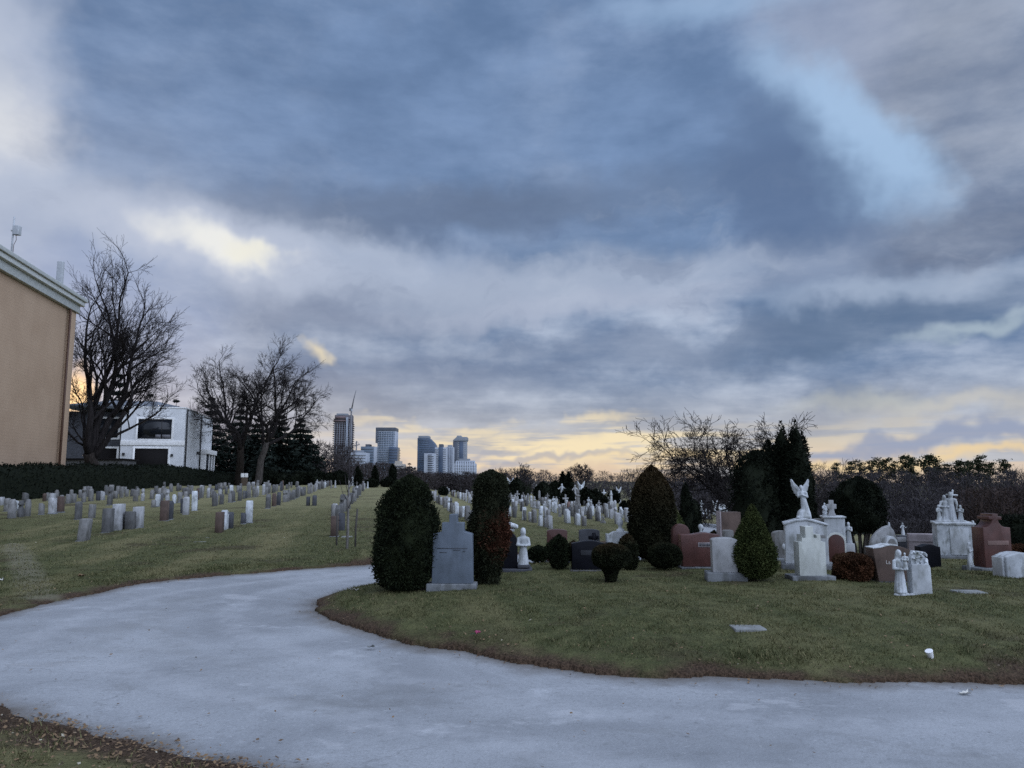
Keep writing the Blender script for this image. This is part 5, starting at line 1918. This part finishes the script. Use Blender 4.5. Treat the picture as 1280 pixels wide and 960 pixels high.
W_, DP = 6.5, 16.6
top = hz(511)
part('wall', MB().box(-W_, 0, 0, DP, -.6, top), M_WHITEBRICK, ho, .02)
part('string_course', MB().box(-W_, .06, -.10, -.002, hz(557.5), hz(551.5)), M_TRIM, ho, .015)
part('parapet', MB().box(-W_, .05, -.05, DP + .05, top + .002, top + .14), M_TRIM, ho, .015)
mb = MB()
rb = [(-13.4, .2), (-.4, .2), (-.4, DP - .4), (-13.4, DP - .4)]
mb.add([(x, y, top + .143) for x, y in rb] + [(-9.6, 6.5, top + 1.35), (-4.6, 6.5, top + 1.35), (-4.6, 10, top + 1.35), (-9.6, 10, top + 1.35)], [(0, 1, 5, 4), (1, 2, 6, 5), (2, 3, 7, 6), (3, 0, 4, 7), (4, 5, 6, 7), (3, 2, 1, 0)])
part('roof', mb, M_SLATE, ho)


def window(name, x0, x1, za, zb, mull=(), blind=True, mat=None, yy=0.0):
    f = MB()
    for a, b, c, d in ((x0 - .22, x0, za - .2, zb + .2), (x1, x1 + .22, za - .2, zb + .2), (x0, x1, zb, zb + .2), (x0, x1, za - .2, za)):
        f.box(a, b, yy - .09, yy + .05, c, d)
    fo = part(name, f, M_TRIM, ho, .01)
    part('pane', MB().box(x0, x1, yy - .02, yy + .015, za, zb), mat or M_GLASS, fo)
    if mull:
        g = MB()
        for x in mull:
            g.box(x - .035, x + .035, yy - .045, yy - .0205, za, zb)
        part('mullion', g, M_BLACKP, fo)
    if blind:
        g = MB()
        for a, b in ((.52, .68), (.72, .97)):
            g.box(x0 + (x1 - x0) * a, x0 + (x1 - x0) * b, -.032, -.0215, za + .1, za + (zb - za) * .22)
        part('railing_panel', g, M_CURTAIN, fo)
    return fo


part('side_wing', MB().box(-13.6, -W_ - .002, 2.6, DP, -.6, top - .3), ST_DARK, ho, .02)
x0, x1 = hxp(178), hxp(216)
window('window', x0, x1, hz(549.5), hz(525), (x0 + (x1 - x0) * .7,))
x0, x1 = hxp(116), hxp(148)
window('window', x0, x1, hz(547), hz(523), (x0 + (x1 - x0) * .5,), False, yy=2.6)
x0, x1 = hxp(176), hxp(213.5)
window('garage_opening', x0, x1, hz(596), hz(561.5), (), False, M_GARAGE)
x0, x1 = hxp(116), hxp(148)
window('garage_opening', x0, x1, hz(596), hz(560.5), (), False, M_GARAGE, yy=2.6)
for y in (.35, 8.4):
    part('downpipe', MB().tube([(.14, y, -.2), (.14, y, top * .5), (.14, y, top - .1)], .085, 8), M_BLACKP, ho, smooth=True)
for px, py in ((218, 569.5), (163.5, 568.5)):
    part('wall_lamp', MB().box(hxp(px) - .11, hxp(px) + .11, -.2, -.002, hz(py + 1.6), hz(py - 1.6)), M_BLACKP, ho, .02)
mb = MB().box(.002, .25, 7.0, 7.5, hz(566) , hz(562))
part('wall_lamp', mb, M_BLACKP, ho, .02)
bz0, bz1 = 1.2, 4.0
BY = part('bay_window', MB().box(.002, .75, 9.2, 15.6, .1, bz0).box(.003, .85, 9.0, 15.8, bz1, bz1 + .55), M_TRIM, ho, .02)
part('pane', MB().box(.004, .6, 9.5, 15.3, bz0 + .01, bz1 - .01), M_GLASS, BY)
g = MB()
for y in (9.3, 11.6, 13.5, 15.2):
    g.box(.02, .7, y - .12, y + .12, bz0 + .002, bz1 - .002)
part('frame', g, M_TRIM, BY, .01)

# grey low wall and dark gate glimpsed between building and house
o = thing('garden_shed', 'grey low outbuilding glimpsed behind the big bare tree', 'shed', (*col(104, 74)[:2], h(*col(104, 74)[:2])), R(8))
part('wall', MB().box(-3.2, 3.2, 0, 4, -.3, 2.6), ST_MID, o, .02)
part('roof', MB().box(-3.4, 3.4, -.2, 4.2, 2.602, 2.75), M_GARAGE, o, .01)
part('door', MB().box(-.6, .5, -.04, .03, -.2, 2.1), M_GARAGE, o, .01)

# ------------------------------------------------------------------ big trees on the left
Yt = 62
p = col(119, Yt)
tree('bare_tree', 'tallest bare tree, dark trunk with steep limbs beside the beige building', p,
     bare_tree(41, 19, .50, 3.2, (6, 4, 3, 4, 4, 3), 6.2, ang=(20, 46), up=.06, jit=.15, minr=.010, lean=(.04, 0), shrink=(.50, .74), leader=.64,
               limbs=[(.6, 178, 46, .62), (.95, 10, 12, 1.22), (1, 120, 8, 1.18), (.9, 40, 20, 1.12), (.8, 355, 42, .78), (.95, 250, 20, 1.0)]), (BARK, TWIG))
p = col(297, 92)
tree('bare_tree', 'bare tree with straight trunk just right of the white house', p,
     bare_tree(42, 17, .42, 6.2, (5, 4, 3, 3, 4, 4), 5.2, ang=(24, 52), up=.045, jit=.17, minr=.011, shrink=(.52, .76), leader=.64, limbs=[(.95, 160, 32, 1.05), (1, 60, 16, 1.15), (.9, 200, 46, .9), (.85, 0, 30, 1.0), (.8, 290, 30, .95)]), (BARK, TWIG))
p = col(318, 90)
tree('bare_tree', 'bare tree with leaning grey trunk and wide right-hand boughs near the straight one', p,
     bare_tree(43, 16, .38, 5.6, (5, 4, 3, 3, 4, 4), 4.9, ang=(24, 52), up=.04, jit=.17, minr=.011, shrink=(.52, .76), leader=.64, lean=(.22, 0), limbs=[(1, 20, 40, 1.05), (1, 80, 15, 1.0), (.9, 0, 58, .9), (.85, 150, 30, .9), (.95, 300, 35, .95)]), (BARK_PALE, TWIG))
# conifers behind
for i, (px, Y, top, half, lab, n) in enumerate([(140, 92, 462, 3.6, 'dark spruce showing between the limbs of the tallest bare tree', 3000), (180, 108, 487, 1.9, 'small spruce tip above the ridge of the white house', 1400),
                                               (213, 115, 495, 2.6, 'little dark spruce above the right end of the white house roof', 1600), (258, 112, 492, 4.4, 'dark spruce crowding the white house from behind', 3000),
                                               (345, 105, 508, 4.6, 'largest dark spruce right of the leaning bare tree', 4200), (372, 108, 520, 4.2, 'broad dark spruce at the right end of the spruce group', 3600),
                                               (296, 118, 500, 4.2, 'dark spruce behind the straight bare trunk', 3000), (318, 112, 520, 4.0, 'dark spruce filling the gap between the two bare trunks', 2600)]):
    p = col(px, Y)
    spruce('spruce_tree', lab, p, zat(top, Y) - p[2], half, SPRUCE, 60 + i, n * 2, .75, 'spruces behind the houses')
rg = random.Random(4)
for i, (px, py, top, half) in enumerate([(332, 612, 588, 16), (352, 612, 592, 14), (374, 612, 590, 15), (394, 611, 588, 14), (412, 610, 592, 12), (424, 609, 589, 11)]):
    Y = 96
    sh('evergreen_shrub', f'dark rounded bush, {ordinal(i + 1)} from the notice post in the line behind the rows', px, py, top, half, 'round', 1800, .3, DARKEVER, 80 + i, Y=Y, lump=.25, group='dark bushes behind the left rows')
# small post with two notices
p = col(304, 87)
o = thing('notice_post', 'brown notice post with two small pale signs behind the rows', 'sign', p)
k = mpp(p)
part('post', MB().box(-.34, .34, -.06, .06, 0, 1.5), m_plain('brown_board', (.07, .05, .035), .8), o, .01)
for x in (-.22, .20):
    part('sign', MB().box(x - .19, x + .19, -.085, -.062, 1.15, 1.6), M_TRIM, o, .008)

# sapling and stakes
M_WOOD = m_plain('grey_stake', (.05, .045, .04), .9)
p = spot(433.5, 688, .02)
tr, cr = MB(), MB()
hs = zat(566, p[1]) - p[2]
tr.tube([(0, 0, -.1), (.01, 0, .5), (.0, 0, hs * .5), (.015, 0, hs * .72)], [.032, .03, .024, .018], 8)
rg = np.random.default_rng(9)
for k in range(14):
    z = hs * (.42 + .55 * k / 14)
    a = rg.uniform(0, 6.28)
    L = .34 * (1.15 - .6 * k / 14)
    cr.tube([(0, 0, z), (.35 * L * math.cos(a), .35 * L * math.sin(a), z + L * .5), (.6 * L * math.cos(a), .6 * L * math.sin(a), z + L * 1.3)], [.008, .006, .003], 4)
cr.tube([(.015, 0, hs * .7), (0, 0, hs)], [.016, .006], 5)
tree('sapling', 'thin leafless sapling standing between two dark stakes', p, (tr, cr), (m_bark('pale_bark', (.16, .15, .14)), TWIG_GREY))
for px, py, top, lab in ((420.5, 684, 642, 'dark wooden stake on the side of the sapling nearer the brown block'), (444, 684.5, 636, 'dark wooden stake on the avenue side of the sapling, slightly tilted')):
    p = spot(px, py, .02)
    hs = zat(top, p[1]) - p[2]
    o = thing('wooden_stake', lab, 'stake', p, 0, 'stakes of the sapling')
    part('post', MB().tube([(0, 0, -.1), (.0, 0, hs * .5), (.03 if px > 430 else 0, 0, hs)], .022, 6), M_WOOD, o)
    part('tie', MB().tube([(0, 0, hs * .8), ((434 - px) * .008, 0, hs * .82)], .006, 4), M_BLACKP, o)
# dark thin columns and bushes on the crest, centre
COLS = [(447, 609, 584, 4.4, 'column'), (468.5, 609, 584, 3.8, 'column'), (490.5, 609, 581, 4.2, 'column'), (538.5, 610, 593, 2.8, 'column'), (464, 610, 599, 7.5, 'round'), (484, 610, 598, 8, 'round'), (552, 614, 593, 9.5, 'round'), (566, 613, 596, 8, 'round'), (554, 620, 610, 5.5, 'round'),
        (577, 612, 599, 7, 'round'), (646, 625, 599, 9, 'round'), (656, 622, 596, 8, 'round'), (679, 628, 604, 10, 'egg'), (689, 627, 607, 6, 'egg'), (703.5, 631, 591, 4.6, 'column'), (711, 632, 592, 5, 'column'), (709.5, 636, 612, 8, 'round'), (733, 633, 611, 9, 'round'), (745, 634, 613, 8, 'round'), (768, 630, 614, 7, 'round'),
        (780, 645, 629, 4.4, 'egg'), (787, 646, 629, 4.4, 'egg'), (694, 626, 602, 7, 'round'), (751, 636, 620, 9, 'round'), (636, 622, 604, 8, 'round')]
nk = {}
for i, (px, py, top, half, kd) in enumerate(sorted(COLS)):
    q = {'column': 'slim columnar cypress', 'round': 'round dark bush', 'egg': 'small oval yew'}[kd]
    nk[kd] = nk.get(kd, 0) + 1
    sh('cypress_tree' if kd == 'column' else 'evergreen_shrub', f'{q} on the far crest, {ordinal(nk[kd])} of its kind from the sapling side', px, py, top, half, kd, 1500, .22, DARKEVER, 100 + i, Y=spot(px, py)[1],
       lump=.25, group='evergreens on the crest', cat='tree' if kd == 'column' else 'shrub')

# bare trees at right
p = col(962, 40)
tree('bare_tree', 'wide spreading bare tree behind the broad black-green evergreen', p,
     bare_tree(47, 7, .17, 1.7, (6, 4, 4, 3, 3, 2), 2.45, ang=(30, 60), up=-.006, jit=.23, minr=.0105, shrink=(.55, .8), leader=.66,
               limbs=[(1, 178, 62, 1.32), (.95, 165, 42, 1.25), (1, 120, 22, .95), (.9, 30, 34, 1.05), (.85, 5, 52, 1.1), (.9, 270, 40, .9), (.95, 190, 70, .9), (.95, 80, 40, .9)]), (BARK, TWIG))
p = col(1030, 46)
tree('bare_tree', 'thin sparse bare tree behind the columnar cypress nearest the angel', p,
     bare_tree(48, 6, .10, 2.2, (4, 3, 3, 2, 2), 1.7, ang=(28, 56), up=.02, jit=.22, minr=.008, leader=.62, limbs=[(1, 10, 42, 1.0), (.95, 160, 30, .9), (1, 60, 18, 1.0), (.9, 330, 60, .9)]), (BARK_PALE, TWIG_GREY))
for i, (px, Y, top, lab, sd_n) in enumerate([(651, 120, 571, 'small round-headed bare tree above the wood, nearer the towers', 51), (729, 115, 569, 'wide bare tree above the wood behind the dark twin cypress', 52), (626, 130, 578, 'low bare thicket tree at the foot of the pale round tower', 53)]):
    p = col(px, Y)
    hh = zat(top, Y) - p[2]
    tc = bare_tree(sd_n, hh, .16, hh * .36, (5, 4, 3, 3, 3), hh * .27, ang=(26, 54), up=.02, jit=.2, minr=.018, leader=.62)
    tree('bare_tree', lab, p, tc, (BARK_PALE, TWIG_GREY), 'bare trees on the skyline')
spruce('conifer_tree', 'lone open conifer between the glass tower and the dark blue tower', col(511, 140), zat(577, 140) - col(511, 140)[2], 2.0, SPRUCE, 77, 700, .5, tiers=9)
# ------------------------------------------------------------------ towers on the skyline
M_TGLASS = m_plain('tower_glass', (.095, .13, .175), .3, var=.2, scale=.05, spec=.4)
M_TGLASS2 = m_plain('tower_glass_deep_hazed', (.048, .073, .118), .3, var=.25, scale=.05, spec=.4)  # deep glass lightened: distance haze is in the colour
M_TCONC = m_plain('tower_concrete', (.21, .23, .26), .8, scale=.05)
M_TWHITE = m_plain('tower_white', (.33, .36, .41), .8, scale=.05)
M_TBROWN = m_plain('raw_concrete_hazed', (.125, .118, .13), .9, var=.25, scale=.1)  # paler and bluer than the concrete: haze painted into the colour
M_TDARK = m_plain('tower_dark_hazed', (.07, .082, .105), .6, scale=.1)  # dark cladding, lifted by haze put into its colour
M_TORANGE = m_plain('site_netting_hazed', (.15, .105, .105), .8)  # netting colour muted to imitate haze
M_TBEIGE = m_plain('tower_beige', (.36, .33, .29), .8, scale=.05)
M_STEEL = m_plain('crane_steel', (.13, .13, .14), .6)


class Tower:
    def __init__(s, name, label, px, D, dep, cat='tower', yaw=0):
        s.D, s.cx = D, px
        x = (px - 640) / FPX * D
        s.z0 = h(x, D)
        s.k = D / FPX
        s.dep = dep
        s.o = thing(name, label, cat, (x, D, s.z0), R(yaw))

    def X(s, px): return (px - s.cx) * s.k
    def Z(s, py): return CAMZ + (600 - py) * s.k - s.z0

    def box(s, name, x0, x1, top, mat, y0=0.0, y1=None, bot=None, bev=.1, parent=None):
        return part(name, MB().box(s.X(x0), s.X(x1), y0, s.dep if y1 is None else y1, -3 if bot is None else s.Z(bot), s.Z(top)), mat, parent or s.o, bev)

    def bands(s, name, x0, x1, top, bot, n, mat, t=.35, y=-.5, side=.4, parent=None):
        mb = MB()
        for k in range(n):
            z = s.Z(bot) + (s.Z(top) - s.Z(bot)) * (k + .5) / n
            hh = (s.Z(top) - s.Z(bot)) / n * t
            mb.box(s.X(x0) - side, s.X(x1) + side, y, s.dep * .98, z - hh / 2, z + hh / 2)
        return part(name, mb, mat, parent or s.o)

    def fins(s, name, x0, x1, top, bot, n, mat, w=.3, y=-.7, parent=None):
        mb = MB()
        for k in range(n):
            x = s.X(x0) + (s.X(x1) - s.X(x0)) * (k + .5) / n
            ww = (s.X(x1) - s.X(x0)) / n * w
            mb.box(x - ww / 2, x + ww / 2, y, 1, s.Z(bot), s.Z(top))
        return part(name, mb, mat, parent or s.o)


t = Tower('tower_under_construction', 'brownish tower under construction with raw floors and a curved top', 428.5, 1050, 26, yaw=8)
t.box('core', 418, 440, 519, M_TBROWN, 2, 24)
mb = MB()
for k in range(30):
    py = 603 - k * 2.72
    w0, w1 = 416, 441.5
    if py < 531:
        w1 -= (531 - py) * .25
        w0 += (531 - py) * .06
    mb.box(t.X(w0), t.X(w1), 0, 26, t.Z(py) - .32, t.Z(py) + .32)
part('floor_slab', mb, M_TBROWN, t.o)
t.fins('column', 417, 441, 530, 606, 8, M_TCONC, .14, -.2)
t.fins('hoist', 432, 435, 522, 606, 2, M_TWHITE, .5, -1.4)
mb = MB()
for (a, b, c, d) in ((416.5, 433, 527, 525.6), (419, 431, 523.5, 521)):
    mb.box(t.X(a), t.X(b), -.8, 3, t.Z(c), t.Z(d))
part('safety_netting', mb, M_TORANGE, t.o)
t.box('roof_form', 420, 434, 517, M_TCONC, 3, 22, 520)
c = Tower('tower_crane', 'thin luffing crane rising above the tower under construction', 438.5, 1045, 3, 'crane')
part('mast', MB().tube([(0, 0, -3), (0, 0, c.Z(513))], 1.0, 4), M_STEEL, c.o)
part('jib', MB().tube([(0, 0, c.Z(514)), (c.X(441), 0, c.Z(500)), (c.X(443.8), 0, c.Z(488))], [1.0, .75, .4], 4), M_STEEL, c.o)
part('counter_jib', MB().box(c.X(436), c.X(439), -1.2, 1.2, c.Z(514), c.Z(510.5)), M_STEEL, c.o, .1)
part('cab', MB().box(c.X(438.6), c.X(440), -2.2, -.9, c.Z(514.5), c.Z(511.6)), M_TWHITE, c.o, .1)
c = Tower('tower_crane', 'second smaller crane low beside the grey office block', 446, 1000, 3, 'crane')
part('mast', MB().tube([(0, 0, -3), (0, 0, c.Z(552))], .8, 4), M_STEEL, c.o)
part('jib', MB().tube([(c.X(443.5), 0, c.Z(558)), (0, 0, c.Z(557)), (c.X(450), 0, c.Z(556))], .6, 4), M_STEEL, c.o)
part('stay', MB().tube([(c.X(443.5), 0, c.Z(557.5)), (0, 0, c.Z(551.5)), (c.X(450), 0, c.Z(556))], .25, 4), M_STEEL, c.o)
t = Tower('office_block', 'low pale block below the construction tower', 448, 940, 26, 'building')
t.box('wall', 438, 458, 566, M_TWHITE)
t.bands('window_band', 438.5, 457.5, 567.5, 600, 9, M_TCONC, .4)
t.box('roof', 441, 452, 563, M_TCONC, 4, 20, 566)
t = Tower('office_block', 'grey slab block between the construction tower and the framed glass tower', 459, 1000, 24, 'building')
t.box('wall', 451.5, 467.5, 558.5, M_TGLASS)
t.box('plant_room', 456.5, 462, 555.5, M_TDARK, 4, 18, 558.5)
t.bands('floor_line', 452, 467, 560, 602, 12, M_TDARK, .2)
t = Tower('glass_tower', 'tallest pale glass tower with a dark frame along its top and one side', 483, 1000, 28)
B = t.box('body', 472, 494, 538.8, M_TWHITE, 0.5, 27)
t.bands('window_band', 472.4, 493.4, 540, 589, 22, M_TGLASS, .55, -.1, -.1, B)
t.fins('mullion', 472.4, 493.4, 540, 589, 7, M_TWHITE, .08, -.3, B)
t.box('crown', 469.7, 494.2, 534.8, M_TDARK, -.6, 28, 538.9)
t.box('side_frame', 469.7, 471.8, 538.8, M_TDARK, -.6, 28, 554)
t.box('pale_wing', 466.2, 472, 559, M_TWHITE, 1, 20)
W2 = t.box('blue_wing', 487.6, 497.4, 559.4, M_TGLASS2, -3, 20)
t.bands('floor_line', 488, 497, 561, 598, 11, M_TDARK, .25, -3.4, .2, W2)
t = Tower('apartment_block', 'low beige stepped block right of the framed glass tower', 499, 900, 20, 'building')
t.box('wall', 493, 505, 580, M_TBEIGE)
t.box('upper_floor', 494, 501, 576.5, M_TBEIGE, 2, 18, 580)
t.bands('window_band', 493.5, 504.5, 581.5, 600, 6, M_TCONC, .35)
t = Tower('blue_tower', 'dark blue glass tower with a sloping top on one side', 533, 1000, 30)
mb = MB().prism([(t.X(x), t.Z(y)) for x, y in ((522, 608), (544, 608), (544, 556.5), (541.6, 553), (536.6, 548), (522, 548))], 0, 30)
B = part('body', mb, M_TGLASS2, t.o, .15)
t.bands('balcony', 524.5, 543.4, 558, 606, 18, M_TGLASS, .22, -.5, .1, B)
t.bands('balcony', 524.5, 536, 549.5, 558, 3, M_TGLASS, .22, -.6, .0, B)
t.box('crown', 522.8, 535.8, 545, M_TCONC, 2, 26, 548)
t = Tower('apartment_tower', 'short white and dark striped tower in front of the dark blue one', 537, 930, 22)
t.box('wall', 530.6, 543.6, 567, M_TWHITE)
t.box('balcony_bay', 535.4, 540.6, 568.5, M_TDARK, -.5, 5)
t.bands('balcony', 535.6, 542.8, 569, 604, 13, M_TWHITE, .35, -1.2, .1)
t = Tower('apartment_tower', 'white tower with a dark middle strip and roof box', 551, 960, 24)
t.box('wall', 543.8, 558, 559.6, M_TWHITE)
t.box('dark_strip', 548.6, 554, 559, M_TGLASS2, -.6, 5)
t.box('plant_room', 548.6, 553.6, 555.4, M_TDARK, 3, 16, 559.6)
t.bands('balcony', 544.2, 548.2, 561, 604, 16, M_TCONC, .4, -.8, 0)
t.bands('floor_line', 554.3, 557.6, 561, 604, 16, M_TCONC, .4, -.4, 0)
t = Tower('apartment_tower', 'pale ribbed tower squeezed beside the capped tower', 562, 980, 24)
t.box('wall', 558.2, 566.6, 559, M_TWHITE)
t.fins('rib', 558.4, 566.4, 559.6, 604, 4, M_TDARK, .3, -.4)
t.box('plant_room', 559.6, 564.6, 556.6, M_TCONC, 3, 16, 559)
t = Tower('capped_tower', 'grey tower with an overhanging cap and dark centre strip', 575, 1010, 28)
t.box('wall', 567, 582.8, 551.5, M_TCONC)
t.box('dark_side', 566.4, 572, 552, M_TDARK, -.8, 26)
t.box('dark_strip', 574.4, 579.2, 551.6, M_TGLASS2, -.6, 5)
mb = MB().prism([(t.X(x), t.Z(y)) for x, y in ((567, 551.6), (583, 551.6), (584, 550), (584, 546.6), (577, 546.6), (576.6, 545), (571.6, 545), (570.6, 547), (566, 551))], -1.5, 29)
part('cap', mb, M_TCONC, t.o, .15)
t.bands('floor_line', 572.6, 582.4, 553, 604, 20, M_TWHITE, .18, -.5, 0)
t = Tower('apartment_block', 'low pale block with stepped rounded top at the end of the towers', 581, 880, 24, 'building')
t.box('wall', 568, 595, 579.5, M_TWHITE)
t.box('upper_floor', 570.5, 593, 576, M_TWHITE, 1, 22, 579.5)
t.box('plant_room', 573.5, 587, 573.6, M_TCONC, 3, 20, 576)
t.bands('window_band', 569, 594.4, 581, 604, 7, M_TCONC, .45, -.3, 0)
t.fins('rib', 569, 594.4, 577, 604, 9, M_TWHITE, .4, -.5)


# ------------------------------------------------------------------ woods: one far mass of leafless trees
def woods(name, seed, items, mat, twigs=260, tw=.045, droop=.0):
    """each item: x, y, height, half width; trunks with limbs and a haze of twigs"""
    rng = np.random.default_rng(seed)
    mb = MB()
    for x, y, tall, wd_ in items:
        z = h(x, y) - .3
        n = twigs
        # limbs
        for k in range(5):
            a = rng.uniform(0, 6.28)
            q = rng.uniform(.25, .5)
            tip = (x + wd_ * .8 * math.cos(a) * rng.uniform(.3, 1), y + wd_ * .8 * math.sin(a) * rng.uniform(.3, 1), z + tall * rng.uniform(.7, .97))
            mb.tube([(x, y, z), (x + .1 * (tip[0] - x), y + .1 * (tip[1] - y), z + tall * q), tip], [tall * .016, tall * .011, .03], 3, caps=False)
        # twigs: thin slivers fanning up and out
        u = rng.random(n) ** .5
        a = rng.uniform(0, 6.28, n)
        e = rng.random(n)
        zz = z + tall * (.12 + .86 * e)
        env = np.sqrt(np.clip(1 - ((e - .55) / .50) ** 2, .03, 1))
        P = np.stack([x + wd_ * u * env * np.cos(a), y + wd_ * u * env * np.sin(a), zz], 1)
        D = np.stack([np.cos(a) * u, np.sin(a) * u, .9 + .4 * rng.random(n)], 1) + rng.normal(0, .8, (n, 3))
        D /= np.linalg.norm(D, axis=1)[:, None]
        S = np.cross(D, rng.normal(0, 1, (n, 3)))
        S /= np.linalg.norm(S, axis=1)[:, None] + 1e-9
        L = (tall * rng.uniform(.05, .14, n))[:, None]
        w = (tw * rng.uniform(.6, 1.5, n))[:, None]
        V = np.stack([P - D * L * .5 - S * w, P - D * L * .5 + S * w, P + D * L], 1)
        mb.add(V.reshape(-1, 3), tris=np.arange(3 * n).reshape(-1, 3))
    o = part(name, mb, mat, None)
    o['kind'] = 'stuff'
    return o


WOOD_A = m_foliage('leafless_wood', (.030, .027, .030), (.066, .060, .064), scale=.12)
WOOD_B = m_foliage('brown_wood', (.026, .020, .02), (.066, .048, .042), scale=.12)
WOOD_C = m_foliage('grey_thicket', (.026, .023, .025), (.055, .047, .046), scale=.15)
rg = random.Random(12)
it = []
for d, top, hw in ((215, 584, 4.2), (190, 588, 4.0), (165, 597, 3.6), (140, 607, 3.2), (122, 617, 2.8), (108, 627, 2.6)):
    px = 850
    while px < 1420:
        Y = d + rg.uniform(-10, 10)
        p = col(px + rg.uniform(-3, 3), Y)
        t_y = top + rg.uniform(-3, 6) + (-2 if px > 1225 else 0) + (6 if px < 930 else 0)
        it.append((p[0], p[1], max(3, zat(t_y, Y) - p[2]), hw * rg.uniform(.8, 1.3)))
        px += hw * 1.25 / d * FPX * rg.uniform(.7, 1.3)
for d, lo in ((118, 640), (100, 655)):
    px = 930
    while px < 1420:
        Y = d + rg.uniform(-6, 6)
        p = col(px, Y)
        it.append((p[0], p[1], 2.6, 2.4))
        px += 14
woods('woods', 1, it, WOOD_A, 800, .055)
it = []
for d, top, hw in ((320, 587, 4.2), (270, 593, 3.8), (220, 599, 3.2)):
    px = 588
    while px < 905:
        Y = d + rg.uniform(-14, 14)
        p = col(px, Y)
        it.append((p[0], p[1], max(3, zat(top + rg.uniform(-4, 4), Y) - p[2]), hw * rg.uniform(.8, 1.3)))
        px += hw * 1.2 / d * FPX * rg.uniform(.7, 1.3)
woods('woods', 2, it, WOOD_A, 480, .075)
it = []
for d, top, hw in ((190, 551, 5.0), (165, 558, 4.4), (140, 566, 3.8), (118, 578, 3.0)):
    px = 318
    while px < 522:
        Y = d + rg.uniform(-9, 9)
        p = col(px, Y)
        drop = 0 if px < 436 else min(579 - top, (px - 436) * 1.2 + 8) if top < 575 else 0
        it.append((p[0], p[1], max(3, zat(top + drop + rg.uniform(-6, 6), Y) - p[2]), hw * rg.uniform(.8, 1.3)))
        px += hw * 1.2 / d * FPX * rg.uniform(.7, 1.3)
for px in range(500, 600, 6):
    Y = 200 + rg.uniform(-20, 20)
    p = col(px, Y)
    it.append((p[0], p[1], max(2.5, zat(590 + rg.uniform(-4, 3), Y) - p[2]), 3.0))
woods('thicket', 3, it, WOOD_C, 640, .075)
it = []
for px in range(60, 330, 9):                          # behind the houses
    Y = 150 + rg.uniform(-20, 20)
    p = col(px, Y)
    it.append((p[0], p[1], max(3, zat(rg.uniform(535, 556) if px < 225 else rg.uniform(520, 545), Y) - p[2]), 4.2))
woods('thicket', 4, it, WOOD_C, 420, .06)
it = []
for d, top, hw in ((96, 640, 1.6), (90, 646, 1.4)):
    px = 1210
    while px < 1330:
        p = col(px, d + rg.uniform(-4, 4))
        it.append((p[0], p[1], max(2, zat(top - 36 + rg.uniform(-5, 5), d) - p[2]), hw * 1.5))
        px += 14
woods('scrub', 5, it, WOOD_B, 300, .05)

# pines standing out above the wood
for i, (px, top, rad) in enumerate([(1048, 579, 1.7), (1066, 578, 2.0), (1077, 577, 1.9), (1091, 577, 2.0), (1102, 574, 2.1), (1112, 573.5, 2.1), (1122, 578, 1.8), (1136, 570.5, 2.4), (1145, 573, 2.2), (1164, 570, 3.0), (1173, 574.5, 2.4), (1188, 580, 2.0), (1203, 578, 2.6), (1216, 577, 2.2), (1228, 572, 2.6), (1241, 579, 2.2), (1262, 577, 2.6)]):
    Y = 205 + (i * 37) % 17
    p = col(px, Y)
    pine('pine_tree', f'ragged dark pine above the leafless wood, {ordinal(i + 1)} from the sparse bare tree', p, zat(top, Y) - p[2], rad * 1.3, 200 + i, 1500, 'pines above the far wood', .55)
for i, (px, Y, top, half) in enumerate([(1054, 60, 593, 1.0), (1061, 60, 594, .9), (1066, 61, 594.5, .8), (1079, 62, 593, .7)]):
    p = col(px, Y)
    spruce('spruce_tree', f'small dark spruce tip behind the dome-shaped arborvitae, {ordinal(i + 1)} of four', p, zat(top, Y) - p[2], half, SPRUCE, 240 + i, 900, .3, 'spruces behind the arborvitae')
